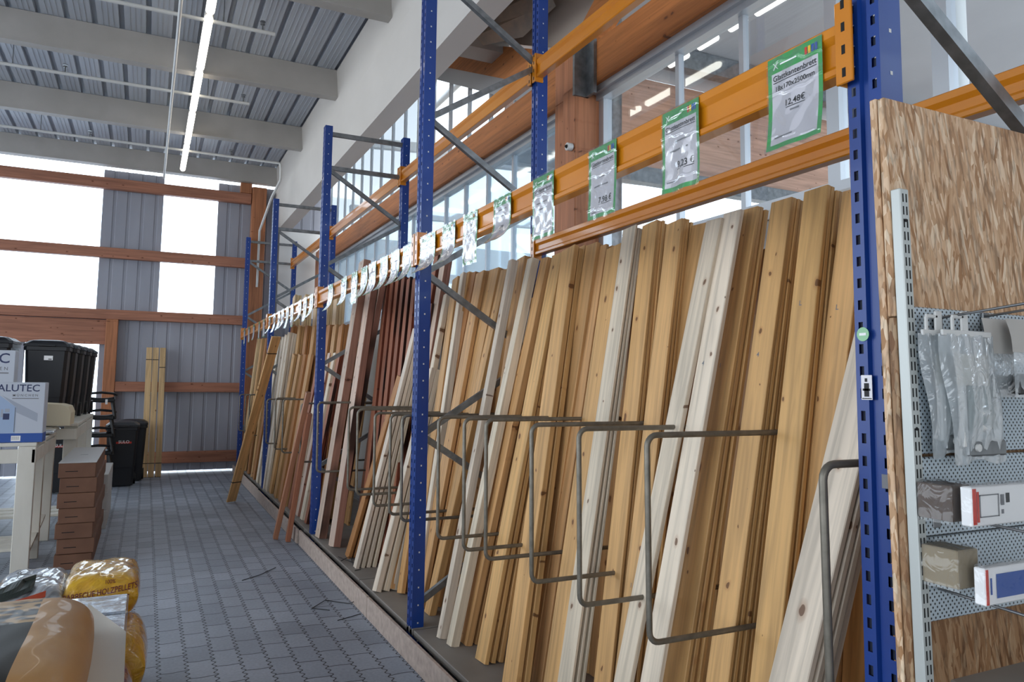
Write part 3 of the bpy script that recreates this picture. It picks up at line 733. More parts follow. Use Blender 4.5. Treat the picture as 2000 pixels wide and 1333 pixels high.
WORD=ORD+['twenty-first','twenty-second','twenty-third','twenty-fourth','twenty-fifth','twenty-sixth','twenty-seventh','twenty-eighth','twenty-ninth','thirtieth','thirty-first','thirty-second','thirty-third','thirty-fourth','thirty-fifth','thirty-sixth','thirty-seventh','thirty-eighth','thirty-ninth','fortieth','forty-first','forty-second','forty-third','forty-fourth','forty-fifth','forty-sixth','forty-seventh','forty-eighth','forty-ninth','fiftieth']
def all_boards():
    cnt={}
    rows=sorted(BOARDS,key=lambda r:(r[0],r[3]))
    for bay,yb,xb,yt,xt,zt,w,t,n,tone in rows:
        k=cnt[bay]=cnt.get(bay,0)+1; h,desc=TONE[tone]
        zb=.142; d=Vector((xt-xb,0,zt-zb)).normalized(); nx=Vector((d.z,0,-d.x))
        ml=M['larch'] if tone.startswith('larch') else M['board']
        for j in range(n):
            off=nx*(t+.0015)*j; dy=random.uniform(-.004,.004) if j else 0; dz=random.uniform(-.012,.008) if j else 0
            ex=off.x-off.z*d.x/d.z         # keep the foot on the base board
            B=(xb+ex+j*.014,yb-w/2+dy,zb); T=(xt+off.x,yt-w/2+dy,zt+off.z+dz)
            o=lean('wooden_board',B,T,w,t,ml,h)
            what=desc+(' post' if t>=.05 and n==1 else ' board')
            if n==1: lab='%s standing alone as %s lot from the viewer, %s'%(what,WORD[k-1],BAYT[bay])
            else: lab='%s, %s layer of the %s stack from the viewer, %s'%(what,LAY[j],WORD[k-1],BAYT[bay])
            tag(o,lab,'board','boards leaning in the '+BAYT[bay])
            st={('A',1):None,('A',2):('L',.80),('A',3):('L',.80),('A',4):('4',.72),('A',5):('4',.71),('A',6):('1',.70),('A',9):('1',.28),('A',10):('1',.28),('A',11):('1',.28)}.get((bay,k)) if j==0 else None
            if st:
                L=(T-B).length if False else (Vector(T)-Vector(B)).length; m=MB(); m.text(st[0],.026,lambda a,c:(-t/2-.0006,.012-a,st[1]*L+c),0); m.build('grade_stamp',M['grayink'],o,local=True)
all_boards()
def stock():
    # closely set stock standing behind the browsed stacks; it shows in the gaps between them
    y=1.36; kk={}
    while y<10.2:
        w=random.choice((.12,.14,.16))
        if min(abs(y+w/2-q) for q in (4.31,7.25))>.13:
            red=5.7<y<7.3
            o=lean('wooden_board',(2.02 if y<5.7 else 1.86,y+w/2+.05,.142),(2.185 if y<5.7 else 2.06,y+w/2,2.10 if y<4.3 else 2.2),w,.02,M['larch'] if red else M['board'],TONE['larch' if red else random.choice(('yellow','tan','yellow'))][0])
            bay='nearest bay' if y<4.2 else 'second bay' if y<7.2 else 'third bay'; kk[bay]=k=kk.get(bay,0)+1
            tag(o,('reddish' if red else 'spruce')+' board of the rear row glimpsed between stacks, %s from the viewer, %s'%(WORD[k-1],bay),'board','rear row of boards')
        y+=w+.004
stock()
def loose(B,T,w,t,tone,label,straps=(),yaw=0.):
    o=lean('loose_plank',B,T,w,t,M['board'],tone,yaw); tag(o,label,'plank')
    L=(Vector(T)-Vector(B)).length
    for s in straps:
        b=MB(); e=.0012; z=s*L
        b.box(-t/2-e,t/2+e,-w/2-e,w/2+e,z,z+.012); b.build('strap',M['cable'],o,local=True)
    return o

loose((1.05,10.35,.02),(1.40,9.50,2.10),.125,.024,'#d9ab78','single tan plank leaning from the paving against the rack, far end',(.12,.90),R(62))
loose((1.20,7.80,.015),(1.38,7.33,1.45),.06,.045,'#b07a5e','left red batten of the pair leaning at the third blue post')
loose((1.29,7.62,.015),(1.40,7.34,1.25),.06,.045,'#a46a4e','right red batten of the pair leaning at the third blue post')

for i,(x,l) in enumerate(((.045,'left pale batten of the three standing against the end wall'),(.142,'middle pale batten of the three standing against the end wall'),(.247,'right pale batten of the three, slightly apart, against the end wall'))):
    w=.088; t=.05; B=Vector((x,13.42,.002)); T=Vector((x-.02,13.80,2.08)); d=(T-B); L=d.length; d.normalize(); xx=Vector((1,0,0)); xx=(xx-d*xx.dot(d)).normalized(); n=d.cross(xx)
    o=board_mesh(w,t,L).build('standing_batten',M['board']); ax=n; ay=xx
    if ax.cross(ay).dot(d)<0: ax=-ax
    o.matrix_world=Matrix(((ax.x,ay.x,d.x,B.x),(ax.y,ay.y,d.y,B.y),(ax.z,ay.z,d.z,B.z),(0,0,0,1))); o.color=lin('#cfae80'); tag(o,l,'batten','battens at the end wall')
    b=MB()
    for s in (.10,.90 if i<2 else .84): b.box(-t/2-.0012,t/2+.0012,-w/2-.0012,w/2+.0012,s*L,s*L+.012)
    b.build('strap',M['cable'],o,local=True)

# cable ties on the base board and paving
def ties(name,label,segs):
    b=MB()
    for s in segs: b.tube(s,.0028,5)
    tag(b.build(name,M['cable'],loc=segs[0][0]),label,'cable tie')
ties('cable_tie','tangle of black cable ties on the base board before the third blue post',[[(1.47,6.2,.142),(1.5,6.0,.15),(1.56,5.85,.142)],[(1.46,6.05,.142),(1.53,6.1,.155),(1.6,5.95,.142)],[(1.5,5.8,.142),(1.54,6.05,.148),(1.62,6.15,.142)],[(1.48,5.7,.142),(1.53,5.72,.143)]])
ties('cable_tie','bent black cable tie on the paving below the kick strip',[[(1.1,5.35,.004),(1.22,5.5,.006),(1.36,5.36,.004),(1.375,5.3,.03)],[(1.1,5.35,.004),(1.16,5.3,.004),(1.2,5.26,.004)]])
ties('cable_tie','straight black cable tie lying on the open paving',[[(.75,6.3,.004),(.9,6.42,.005),(1.05,6.62,.004)]])
ties('cable_tie','short black cable tie beside the kick strip nearer the viewer',[[(1.2,5.02,.004),(1.3,5.06,.005),(1.37,5.1,.004)]])

# ---------------------------------------------------------------- price signs on the front beams
def sign(y1,y0,zt,h,bend,lines,label,level):
    # sheet hangs from the beam; the free lower end curls out by `bend`; y1 is the far (left) edge, y0 the near edge
    w=y1-y0; xs=1.4285; yl=y1
    t=thing('price_sign',label,'price sign',(xs,(y0+y1)/2,zt),'price signs along the front beams')
    wig=random.uniform(.002,.006); ph=random.uniform(0,6)
    def f(u,v,e=0.):      # u 0..w from left edge, v 0..h from the top down
        k=max(0.,(v-h*.45)/(h*.55)); x=xs-bend*k*k-e-wig*math.sin(9*u/w*1.3+ph)*(v/h)*.7-wig*.6*math.sin(5*v/h+ph)*(v/h)
        return (x,yl-u-.35*bend*k*k,zt-v+bend*.35*k*k)
    b=MB(); b.grid(lambda i,j:f(i*w,j*h),14,18,mf=lambda i,j:1 if (j<.17 or j>.955 or i<.055 or i>.945) else 0)
    b.build('sheet',[M['paper'],M['green']],t)
    p=MB(); E=.0011
    def q(u0,u1,v0,v1,mi):
        nv=max(1,int((v1-v0)/.02)); nu=max(1,int((u1-u0)/.03))
        p.grid(lambda i,j:f(u0+(u1-u0)*i,v0+(v1-v0)*j,E),nu,nv,mi,False)
    if level:
        for i,(c) in enumerate((2,4,3,3)): q(w*(.70+.06*i),w*(.745+.06*i),h*.05,h*.125,c)
        p.bar(f(w*.12,h*.06,E),f(w*.20,h*.13,E),.004,.001,1); p.bar(f(w*.20,h*.06,E),f(w*.12,h*.13,E),.004,.001,1)
        q(w*.24,w*.55,h*.085,h*.10,1)
    for (s,u,v,sz,al,under) in lines:
        if s is None: q(w*u,w*(u+sz),h*v,h*v+h*.018,5); continue
        p.text(s,sz*w,lambda x,y:f(w*u+x,h*v-y,E),0,al)
        if under:
            vs,_=text_mesh(s,sz*w,al); xa=min(a for a,_ in vs); xb_=max(a for a,_ in vs)
            q(w*u+xa,w*u+xb_,h*v+.004,h*v+.0058,0)
    if p.v: p.build('print',[M['ink'],M['whitep'],M['red'],M['bluep'],M['yellowp'],M['grayink']],t)
    s=MB(); s.grid(lambda i,j:f(-.003+i*(w+.006),-.006+j*(h+.012),.0022+.0012*math.sin(17*i+ph)*math.sin(23*j)+(sum(.0035*math.exp(-((j-c-.05*math.sin(3*i+ph+c*9)-.012*math.sin(19*i+c))/.008)**2) for c in (.13,.36,.88)) if level else .003*math.sin(11*j+ph+3*i))),20,110 if level else 24); s.build('plastic_sleeve',M['sleeve'],t)
GK=('Glattkantenbrett',.5,.25,.118,'CENTER',True)
SG=[(1.422,1.246,2.404,.255,.016,[GK,('18x170x2500mm',.5,.36,.105,'CENTER',False),('12,48€',.5,.55,.13,'CENTER',True),(None,.42,.60,.16,0,0),(None,.14,.86,.34,0,0)],'big price sign reading 12,48€ beside the nearest blue post',1),
    (1.87,1.697,2.406,.26,.002,[GK,(None,.36,.40,.42,0,0),(None,.2,.50,.5,0,0),('9,23 €',.62,.73,.17,'CENTER',True),(None,.12,.87,.2,0,0)],'price sign reading 9,23 €, second from the nearest blue post',1),
    (2.31,2.13,2.408,.262,.004,[GK,(None,.3,.42,.4,0,0),(None,.2,.54,.5,0,0),('7,98 €',.62,.80,.17,'CENTER',True),(None,.12,.9,.2,0,0)],'price sign reading 7,98 €, in front of the timber column',1),
    (2.755,2.577,2.41,.262,.004,[GK,(None,.2,.42,.5,0,0),(None,.2,.52,.5,0,0)],'price sign with faint print, just left of the timber column',1),
    (3.152,2.97,2.41,.25,.075,[(None,.25,.24,.5,0,0),(None,.25,.36,.45,0,0),('6,29',.5,.62,.14,'CENTER',True)],'price sign curling outward, fifth from the nearest blue post',1),
    (3.53,3.35,2.41,.26,.0,[(None,.25,.24,.5,0,0),(None,.25,.4,.45,0,0)],'strongly glinting price sign, sixth from the nearest blue post',1),
    (3.83,3.645,2.41,.25,.07,[(None,.25,.24,.5,0,0),(None,.3,.6,.4,0,0)],'price sign curling outward, second right of the tall second post',1),
    (4.20,3.95,2.41,.25,.07,[(None,.25,.24,.5,0,0),(None,.3,.6,.4,0,0)],'price sign curling outward, directly right of the tall second post',1)]
fy=[(4.545,.06),(4.80,.06),(5.06,.055),(5.35,.05),(5.58,.05),(5.875,.01),(6.22,.05),(6.72,.05),(7.58,.05),(7.9,.02),(8.2,.06),(8.68,.0),(8.99,.02),(9.32,.05),(9.6,.04),(9.97,.03),(10.38,.05),(10.92,.0),(11.4,.0),(12.0,.02),(12.6,.0),(13.2,.0)]
for i,(y,bd) in enumerate(fy):
    w=.18 if y<7.2 else .17
    bay='over the reddish second bay' if y<7.2 else 'along the third bay' if y<10.5 else 'along the last bay'
    k=i if y<7.2 else i-8 if y<10.5 else i-17
    SG.append((y,y-w,2.41,.25,bd,[(None,.2,.26,.6,0,0),(None,.25,.5,.5,0,0)],'small %s price sign %s, %s one counting from the viewer'%('curled' if bd>.03 else 'straight',bay,ORD[k]),0))
for a in SG: sign(*a)

# stickers on the nearest post
o=MB().tube([(1.4496,1.172,1.672),(1.4484,1.172,1.672)],.016,20).build('round_sticker',[M['green']],loc=(1.449,1.172,1.672)); tag(o,'round green sticker on the nearest blue post','sticker')
MB().box(1.4478,1.4483,1.163,1.181,1.669,1.675).build('print',M['whitep'],o)
o=MB().box(1.4484,1.4496,1.152,1.180,1.525,1.58).build('notice_sticker',M['paper'],loc=(1.449,1.165,1.55)); tag(o,'small white sticker with a black pictogram on the nearest blue post','sticker')
b=MB(); b.box(1.4476,1.4483,1.160,1.172,1.532,1.562); b.box(1.4476,1.4483,1.157,1.176,1.545,1.55); b.box(1.4476,1.4483,1.154,1.178,1.527,1.529); b.box(1.4476,1.4483,1.164,1.170,1.565,1.573); b.build('print',M['ink'],o)
o=MB().box(1.4484,1.4496,1.103,1.135,1.335,1.365).build('tape_scrap',M['grayink'],loc=(1.449,1.12,1.35)); tag(o,'scrap of clear tape on the right edge of the nearest blue post','tape')
# ---------------------------------------------------------------- strand board end panel with hooks and goods
def leaning(b):       # the end panel leans: its foot stands a little nearer the viewer than its head
    b.v=[(p[0],p[1]-.018*(2.17-p[2]),p[2]) for p in b.v]; return b
o=leaning(MB().bbox(1.386,2.75,1.072,1.088,.0,2.175,.002)).build('strand_board',M['osb'],loc=(2.2,1.076,.02)); tag(o,'rear strand board sheet, its edge showing left of the front sheets','board')
o=leaning(MB().bbox(1.388,2.75,1.053,1.070,1.70,2.172,.002)).build('strand_board',M['osb'],loc=(2.2,1.057,1.7)); tag(o,'upper front strand board sheet, pale, above the perforated panels','board')
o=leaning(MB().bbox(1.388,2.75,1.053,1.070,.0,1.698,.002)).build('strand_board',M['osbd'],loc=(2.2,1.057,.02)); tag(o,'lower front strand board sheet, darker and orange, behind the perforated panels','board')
t=thing('slotted_rail','white slotted shelf rail screwed to the strand board','rail',(1.405,1.03,1.0))
b=MB(); b.bbox(1.392,1.420,1.030,1.0525,.92,1.968,.002)
z=.94
while z<1.95:
    for dx in (.009,.019): b.box(1.392+dx-.0018,1.392+dx+.0018,1.0296,1.0302,z,z+.018,1)
    z+=.027
leaning(b).build('rail',[M['railw'],M['hole']],t)
s=MB()
for z in (1.90,1.47,.945): s.tube([(1.406,1.0302,z),(1.406,1.0285,z)],.0035,8)
leaning(s).build('screw',M['hole'],t)
def pegmat():
    m=mat('perforated_zinc','#b9c5cd',.38,.45); N=NT(m); tc=N.n('TexCoord').outputs['Object']; s=N.n('SeparateXYZ'); N.l(tc,s.inputs[0])
    p=.0135
    def cell(ox):
        fx=N.math('SUBTRACT',N.math('FRACT',N.math('ADD',N.math('DIVIDE',s.outputs[0],p),ox+50)),.5)
        fz=N.math('SUBTRACT',N.math('FRACT',N.math('ADD',N.math('DIVIDE',s.outputs[2],p),ox+50)),.5)
        return N.math('ADD',N.math('POWER',fx,2.),N.math('POWER',fz,2.))
    d=N.math('MINIMUM',cell(0.),cell(.5)); k=N.math('LESS_THAN',d,.030)
    t=N.n('TexNoise'); t.inputs['Scale'].default_value=4; N.l(tc,t.inputs['Vector'])
    c=N.ramp(t.outputs[0],[(.3,'#aebac3'),(.7,'#c6d1d8')])
    N.col(N.mix(k,c,'#17191b')); N.l(N.math('MULTIPLY',N.math('SUBTRACT',1.,k),.4),N.b.inputs['Metallic']); return m
M['peg']=pegmat()
for z0,z1,y,l in ((1.418,1.722,1.040,'upper perforated zinc panel, behind the hanging bags'),(1.255,1.412,1.036,'middle perforated zinc panel, behind the upper row of boxes'),(1.087,1.252,1.040,'lower perforated zinc panel, behind the lower row of boxes')):
    o=leaning(MB().bbox(1.424,2.3,y,y+.012,z0,z1,.002)).build('perforated_panel',M['peg'],loc=(1.9,y+.006,z0)); tag(o,l,'perforated panel','perforated panels on the strand board')
o=MB().bbox(1.50,2.4,.70,1.045,.93,.962,.003).build('panel_shelf',M['ply'],loc=(1.9,.9,.93)); tag(o,'dark grey shelf edge at the bottom right corner below the panels','shelf')
def hook(x,z,y0,y1,dz,label,x1=None):
    t=thing('display_hook',label,'hook',(x,1.03,z),'display hooks on the panels'); x1=x if x1 is None else x1
    MB().tube([(x,y0,z),(x1,y1,z+dz)],.0028,8).build('rod',M['hook'],t)
    MB().bbox(x-.012,x+.012,y0-.004,y0+.002,z-.03,z+.008,.001).build('back_plate',M['hook'],t)
hook(1.50,1.700,1.028,.80,.02,'long zinc hook carrying the two clear bags')
hook(1.66,1.712,1.028,.80,.02,'long zinc hook carrying the grey header cards at the picture edge')
hook(1.46,1.300,1.022,.80,-.01,'zinc hook under the upper row of boxes')
hook(1.46,1.150,1.028,.82,-.01,'zinc hook under the lower row of boxes')
# two polythene bags with fittings
def poly_bag(x0,x1,z0,z1,y,lean_,label):
    t=thing('polythene_bag',label,'bag',((x0+x1)/2,y,z1),'clear bags hanging on the upper panel')
    w=x1-x0; h=z1-z0; ph=random.uniform(0,6)
    def sheet(sgn):
        def f(u,v):
            bulge=.016*math.sin(math.pi*u)**.6*math.sin(math.pi*min(1,v*.95+.05))**.7
            return (x0+u*w+lean_*v+.005*math.sin(7*v+ph), y-sgn*bulge-.003*math.sin(23*u+5*v+ph), z1-v*h+.006*math.sin(9*u+ph)*v)
        return f
    b=MB(); b.grid(sheet(1),16,20); b.grid(sheet(-1),16,20); b.build('film',M['bagfilm'],t)
    hgr=MB(); xc=(x0+x1)/2-.012
    hgr.bbox(x0+.008,x1-.006,y-.003,y+.003,z1-.004,z1+.008,.001)
    hgr.bbox(xc-.005,xc+.018,y-.0025,y+.0025,z1+.006,z1+.048,.002); hgr.bbox(xc-.036,xc-.026,y-.0025,y+.0025,z1+.006,z1+.036,.002); hgr.bbox(xc-.034,xc+.004,y-.0025,y+.0025,z1+.032,z1+.040,.002)
    hgr.build('hanger',M['whitemetal'],t)
    MB().bbox(x0+.035+lean_*.3,x1-.03+lean_*.3,y-.004,y-.002,z1-.105,z1-.04,.0005).build('leaflet',M['offwhite'],t)
    c=MB(); c.bbox(x0+.035+lean_*.6,x0+.052+lean_*.6,y-.006,y+.006,z0+.03,z1-.10,.003); c.bbox(x0+.06+lean_*.7,x1-.02+lean_*.7,y-.002,y+.004,z0+.065,z1-.105,.002,1)
    for k in (0,1): c.tube([(x0+.075+lean_,y-.006,z0+.07+.03*k),(x0+.10+lean_,y-.006,z0+.07+.03*k)],.008,8)
    c.bbox(x0+.03+lean_,x1-.012+lean_,y-.008,y+.006,z0+.012,z0+.045,.004,2); c.tube([(x0+.06+lean_,y-.008,z0+.03),(x0+.06+lean_,y-.013,z0+.03)],.008,10)
    c.build('fittings',[M['whitemetal'],mat('green_grey_part_'+label[:4],'#5d7470',.5),M['steel']],t)
poly_bag(1.440,1.612,1.402,1.664,.985,.035,'large clear bag of fittings hanging in front on the hook')
poly_bag(1.408,1.540,1.415,1.664,1.006,.03,'clear bag of fittings half hidden behind the front bag')
def header_bag(x0,x1,y,z1,zc,z0,label,tilt):
    t=thing('header_card_bag',label,'bag',((x0+x1)/2,y,z1),'header card bags at the picture edge')
    b=MB(); b.grid(lambda u,v:(x0+(x1-x0)*u,y-tilt*v-.004*math.sin(3*v),z1-(z1-zc)*v),4,8); b.build('header_card',[M['creamp']],t)
    b=MB(); b.grid(lambda u,v:(x0+.004+(x1-x0)*u*.98,y-tilt-.016*math.sin(math.pi*u)*math.sin(math.pi*v),zc-(zc-z0)*v),8,8); b.build('film',M['bagfilm'],t)
    MB().bbox(x0+.01,x1,y-tilt-.004,y-tilt+.006,z0+.004,zc-.045,.005).build('contents',M['blackp'],t)
M['creamp']=mat('grey_card','#b6b2ac',.6)
header_bag(1.590,1.70,.992,1.703,1.628,1.535,'grey header card bag with black contents, rear one at the picture edge',.004)
header_bag(1.632,1.76,.968,1.702,1.630,1.535,'grey header card bag curling forward at the right picture edge',.012)
def carton_box(name,x0,x1,y0,y1,z0,z1,label,m,extra=None,film_=True):
    t=thing(name,label,'box',((x0+x1)/2,(y0+y1)/2,z0),'wrapped boxes on the panel hooks')
    MB().bbox(x0,x1,y0,y1,z0,z1,.002).build('carton',m,t)
    if extra: b=MB(); mats=extra(b); b.build('print',mats,t)
    if film_:
        e=.004; ph=random.uniform(0,6); f=MB()
        f.grid(lambda u,v:(x0-e+(x1-x0+2*e)*u,y0-e-.002*math.sin(19*u+ph)*math.sin(15*v),z0-e+(z1-z0+2*e)*v),14,10)
        f.grid(lambda u,v:(x0-e+(x1-x0+2*e)*u,y0-e+(y1-y0)*v,z1+e+.004*math.sin(13*u+ph)*math.sin(9*v+ph)),14,6)
        f.grid(lambda u,v:(x0-e-.002*math.sin(11*v+ph),y0-e+(y1-y0)*u,z0-e+(z1-z0+2*e)*v),6,10)
        f.build('shrink_film',M['shrink'],t)
M['shrink']=clear('shrink_wrap',(1,1,1,1),.03,.08,.03,'#d5dadd',bump=.4)
M['dkbox']=noisy('dark_brown_box','#4b3f38','#5b4d44',(9,9,9),.7); M['tanbox']=mat('beige_box','#8d8069',.7)
carton_box('retail_box',1.392,1.455,.94,1.012,1.298,1.366,'dark brown box in cling film, upper row left',M['dkbox'])
def pr1(b):
    y=.8985
    b.box(1.392,1.402,y,y+.0006,1.300,1.366,0); b.box(1.404,1.410,y,y+.0006,1.304,1.36,0)
    for a in ((1.412,1.470,1.352,1.354),(1.412,1.470,1.312,1.314),(1.412,1.414,1.312,1.354),(1.468,1.470,1.312,1.354)): b.box(a[0],a[1],y,y+.0006,a[2],a[3],1)
    b.box(1.476,1.486,y,y+.0006,1.332,1.352,1); b.box(1.493,1.503,y,y+.0006,1.336,1.354,2); b.box(1.478,1.484,y,y+.0006,1.316,1.324,1)
    return [M['red'],M['grayink'],M['ink']]
carton_box('retail_box',1.390,1.60,.90,.922,1.296,1.368,'white box with red stripe and black print, upper row right',M['whitep'],pr1)
carton_box('retail_box',1.402,1.465,.94,1.018,1.172,1.244,'beige box in loose film, lower row left',M['tanbox'])
def pr2(b):
    y=.8985
    b.box(1.4205,1.428,y,y+.0006,1.152,1.216,0); b.box(1.452,1.60,y,y+.0006,1.162,1.206,1); b.box(1.434,1.438,y,y+.0006,1.17,1.2,1)
    return [M['red'],M['bluep']]
carton_box('retail_box',1.420,1.60,.90,.922,1.150,1.218,'white box with red end and blue picture, lower row right',M['whitep'],pr2)

# ---------------------------------------------------------------- left side: white benches with goods
def bench(y0,y1,x0,x1,zt,label,legs):
    t=thing('slatted_bench',label,'bench',((x0+x1)/2,(y0+y1)/2,0),'white slatted benches along the left')
    y=y0
    while y<y1-.05:
        MB().bbox(x0,x1,y,min(y+.135,y1),zt-.028,zt,.003).build('slat',M['wpaint'],t); y+=.17
    for x in (x1-.03,x0+.01): MB().bbox(x-.0,x+.025,y0,y1,zt-.16,zt-.05,.003).build('apron',M['wpaint'],t)
    MB().bbox(x0,x1,y0+.002,y0+.03,zt-.16,zt-.05,.003).build('apron',M['wpaint'],t)
    for y in legs:
        MB().bbox(x1-.125,x1-.002,y,y+.055,0,zt-.03,.004).build('leg',M['wpaint'],t)
        MB().bbox(x0+.02,x0+.14,y,y+.055,0,zt-.03,.004).build('leg',M['wpaint'],t)
    for k in range(3): MB().bbox(x0+.05,x1-.03,y0+.15+k*.22,y0+.30+k*.22,.16,.185,.003).build('shelf_slat',M['wpaint'],t)
    for k in range(2): MB().bar((x1-.05,y0+.05+k*.5,.14+.06*k),(x1-.05,y0+.65+k*.5,.22+.06*k),.07,.02).build('loose_rail',M['wpaint'],t)
bench(7.15,8.70,-2.2,-.765,1.035,'nearest white slatted bench carrying the printed boxes',(7.15,7.75,8.55))
bench(8.82,11.35,-2.2,-.600,1.10,'farther white slatted bench carrying the black wheelie bins',(8.9,10.2,11.25))
# printed boxes
def printed_box(x0,x1,y0,y1,z0,z1,label,graphics=True):
    t=thing('printed_box',label,'box',((x0+x1)/2,(y0+y1)/2,z0),'printed white boxes on the bench'); w=x1-x0; h=z1-z0
    MB().bbox(x0,x1,y0,y1,z0,z1,.004).build('carton',M['boxw'],t)
    b=MB(); y=y0-.0008
    b.box(x0,x1,y,y0,z0,z0+h*.15,1); b.box(x1,x1+.0008,y0,y1,z0,z0+h*.15,1)
    b.text('ALUTEC',h*.165,lambda a,c:(x1-w*.07+a,y-.0004,z1-h*.15+c),2,'RIGHT')
    b.text('M Ü N C H E N',h*.055,lambda a,c:(x1-w*.09+a,y-.0004,z1-h*.235+c),3,'RIGHT')
    b.box(x1-w*.42,x1-w*.08,y,y0,z1-h*.275,z1-h*.262,3)
    b.box(x0,x1-w*.36,y,y0,z0+h*.15,z1-h*.42,0); b.add([(x0,y,z1-h*.42),(x1-w*.36,y,z1-h*.42),(x1-w*.62,y,z1-h*.18),(x0,y,z1-h*.16)],[(0,1,2,3)],0)
    b.add([(x1-w*.36,y,z1-h*.42),(x1-w*.36,y,z1-h*.50),(x1-w*.08,y,z1-h*.66),(x1-w*.08,y,z1-h*.52),(x1-w*.55,y,z1-h*.22)],[(0,1,2,3,4)],4)
    b.box(x1-w*.375,x1-w*.365,y-.0004,y0,z0+h*.17,z1-h*.42,3)
    b.box(x1-w*.52,x1-w*.44,y-.0004,y0,z1-h*.62,z1-h*.52,2); b.box(x1-w*.55,x1-w*.52,y-.0004,y0,z1-h*.58,z1-h*.45,4); b.box(x1-w*.50,x1-w*.44,y-.0004,y0,z1-h*.50,z1-h*.44,4)
    b.box(x1-w*.40,x1-w*.28,y-.0006,y0,z0+h*.02,z0+h*.11,5)
    for k in range(8): b.box(x1-w*(.39-.012*k),x1-w*(.386-.012*k),y-.0008,y0,z0+h*.04,z0+h*.10,3)
    b.build('print',[M['boxblue'],M['bluep'],M['navy'],M['grayink'],M['boxgrey'],M['whitep']],t)
M['boxw']=mat('white_box_card','#bfc5d0',.55); M['boxblue']=mat('pale_blue_print','#9fb4d2',.55); M['navy']=mat('navy_print','#27335c',.5); M['boxgrey']=mat('grey_blue_print','#a3aab8',.55)
printed_box(-1.27,-.735,7.2,7.42,1.037,1.517,'big white and blue printed box at the front of the bench')
printed_box(-1.62,-1.07,8.05,8.25,1.037,1.80,'taller printed box standing behind the big one at the picture edge')
t=thing('foil_pack','flat silver foil pack under the cream box','pack',(-.85,8.4,1.04))
def pillow(b,cx,cy,cz,lx,ly,lz,p=.35,wr=.01,seed=0.,nu=30,nv=30,mf=None,mi=0):
    # stuffed sack: two domed sheets meeting in a seam round the middle
    for sg in (1,-1):
        def f(u,v):
            U=math.sin(math.pi*(u-.5)); V=math.sin(math.pi*(v-.5))
            pr=max(0.,(1-U**6)*(1-V**6))**.5
            w=wr*(math.sin(5*U+2*V+seed)*math.sin(4*V-1.5*U+seed*2)+.5*math.sin(11*U+7*V+seed)*math.sin(9*V+seed)+.35*math.sin(19*U-13*V+2*seed))*(.35+.65*pr)
            x=lx/2*U*(1-.05*V*V)+.4*w*U; y=ly/2*V*(1-.05*U*U)+.4*w*V
            return (cx+x,cy+y,cz+sg*lz/2*pr+w*(1 if sg>0 else .3))
        if sg>0: b.grid(f,nu,nv,mi,True,mf)
        else: b.grid(lambda u,v:f(1-u,v),nu,nv,mi,True)
    return b
b=MB(); pillow(b,-.90,8.30,1.066,.36,.66,.055,.3,.004,1.); b.build('wrapped_bundle',M['foil'],t)
b=MB(); prof=[(-.99,1.10),(-.645,1.10),(-.640,1.22),(-.665,1.28),(-.73,1.30),(-.99,1.315)]
b.prism(prof,'y',8.45,8.95); o=b.build('cream_box',M['creamcard'],loc=(-.8,8.7,1.10)); tag(o,'cream cardboard box with a rounded top corner in front of the bins','box')
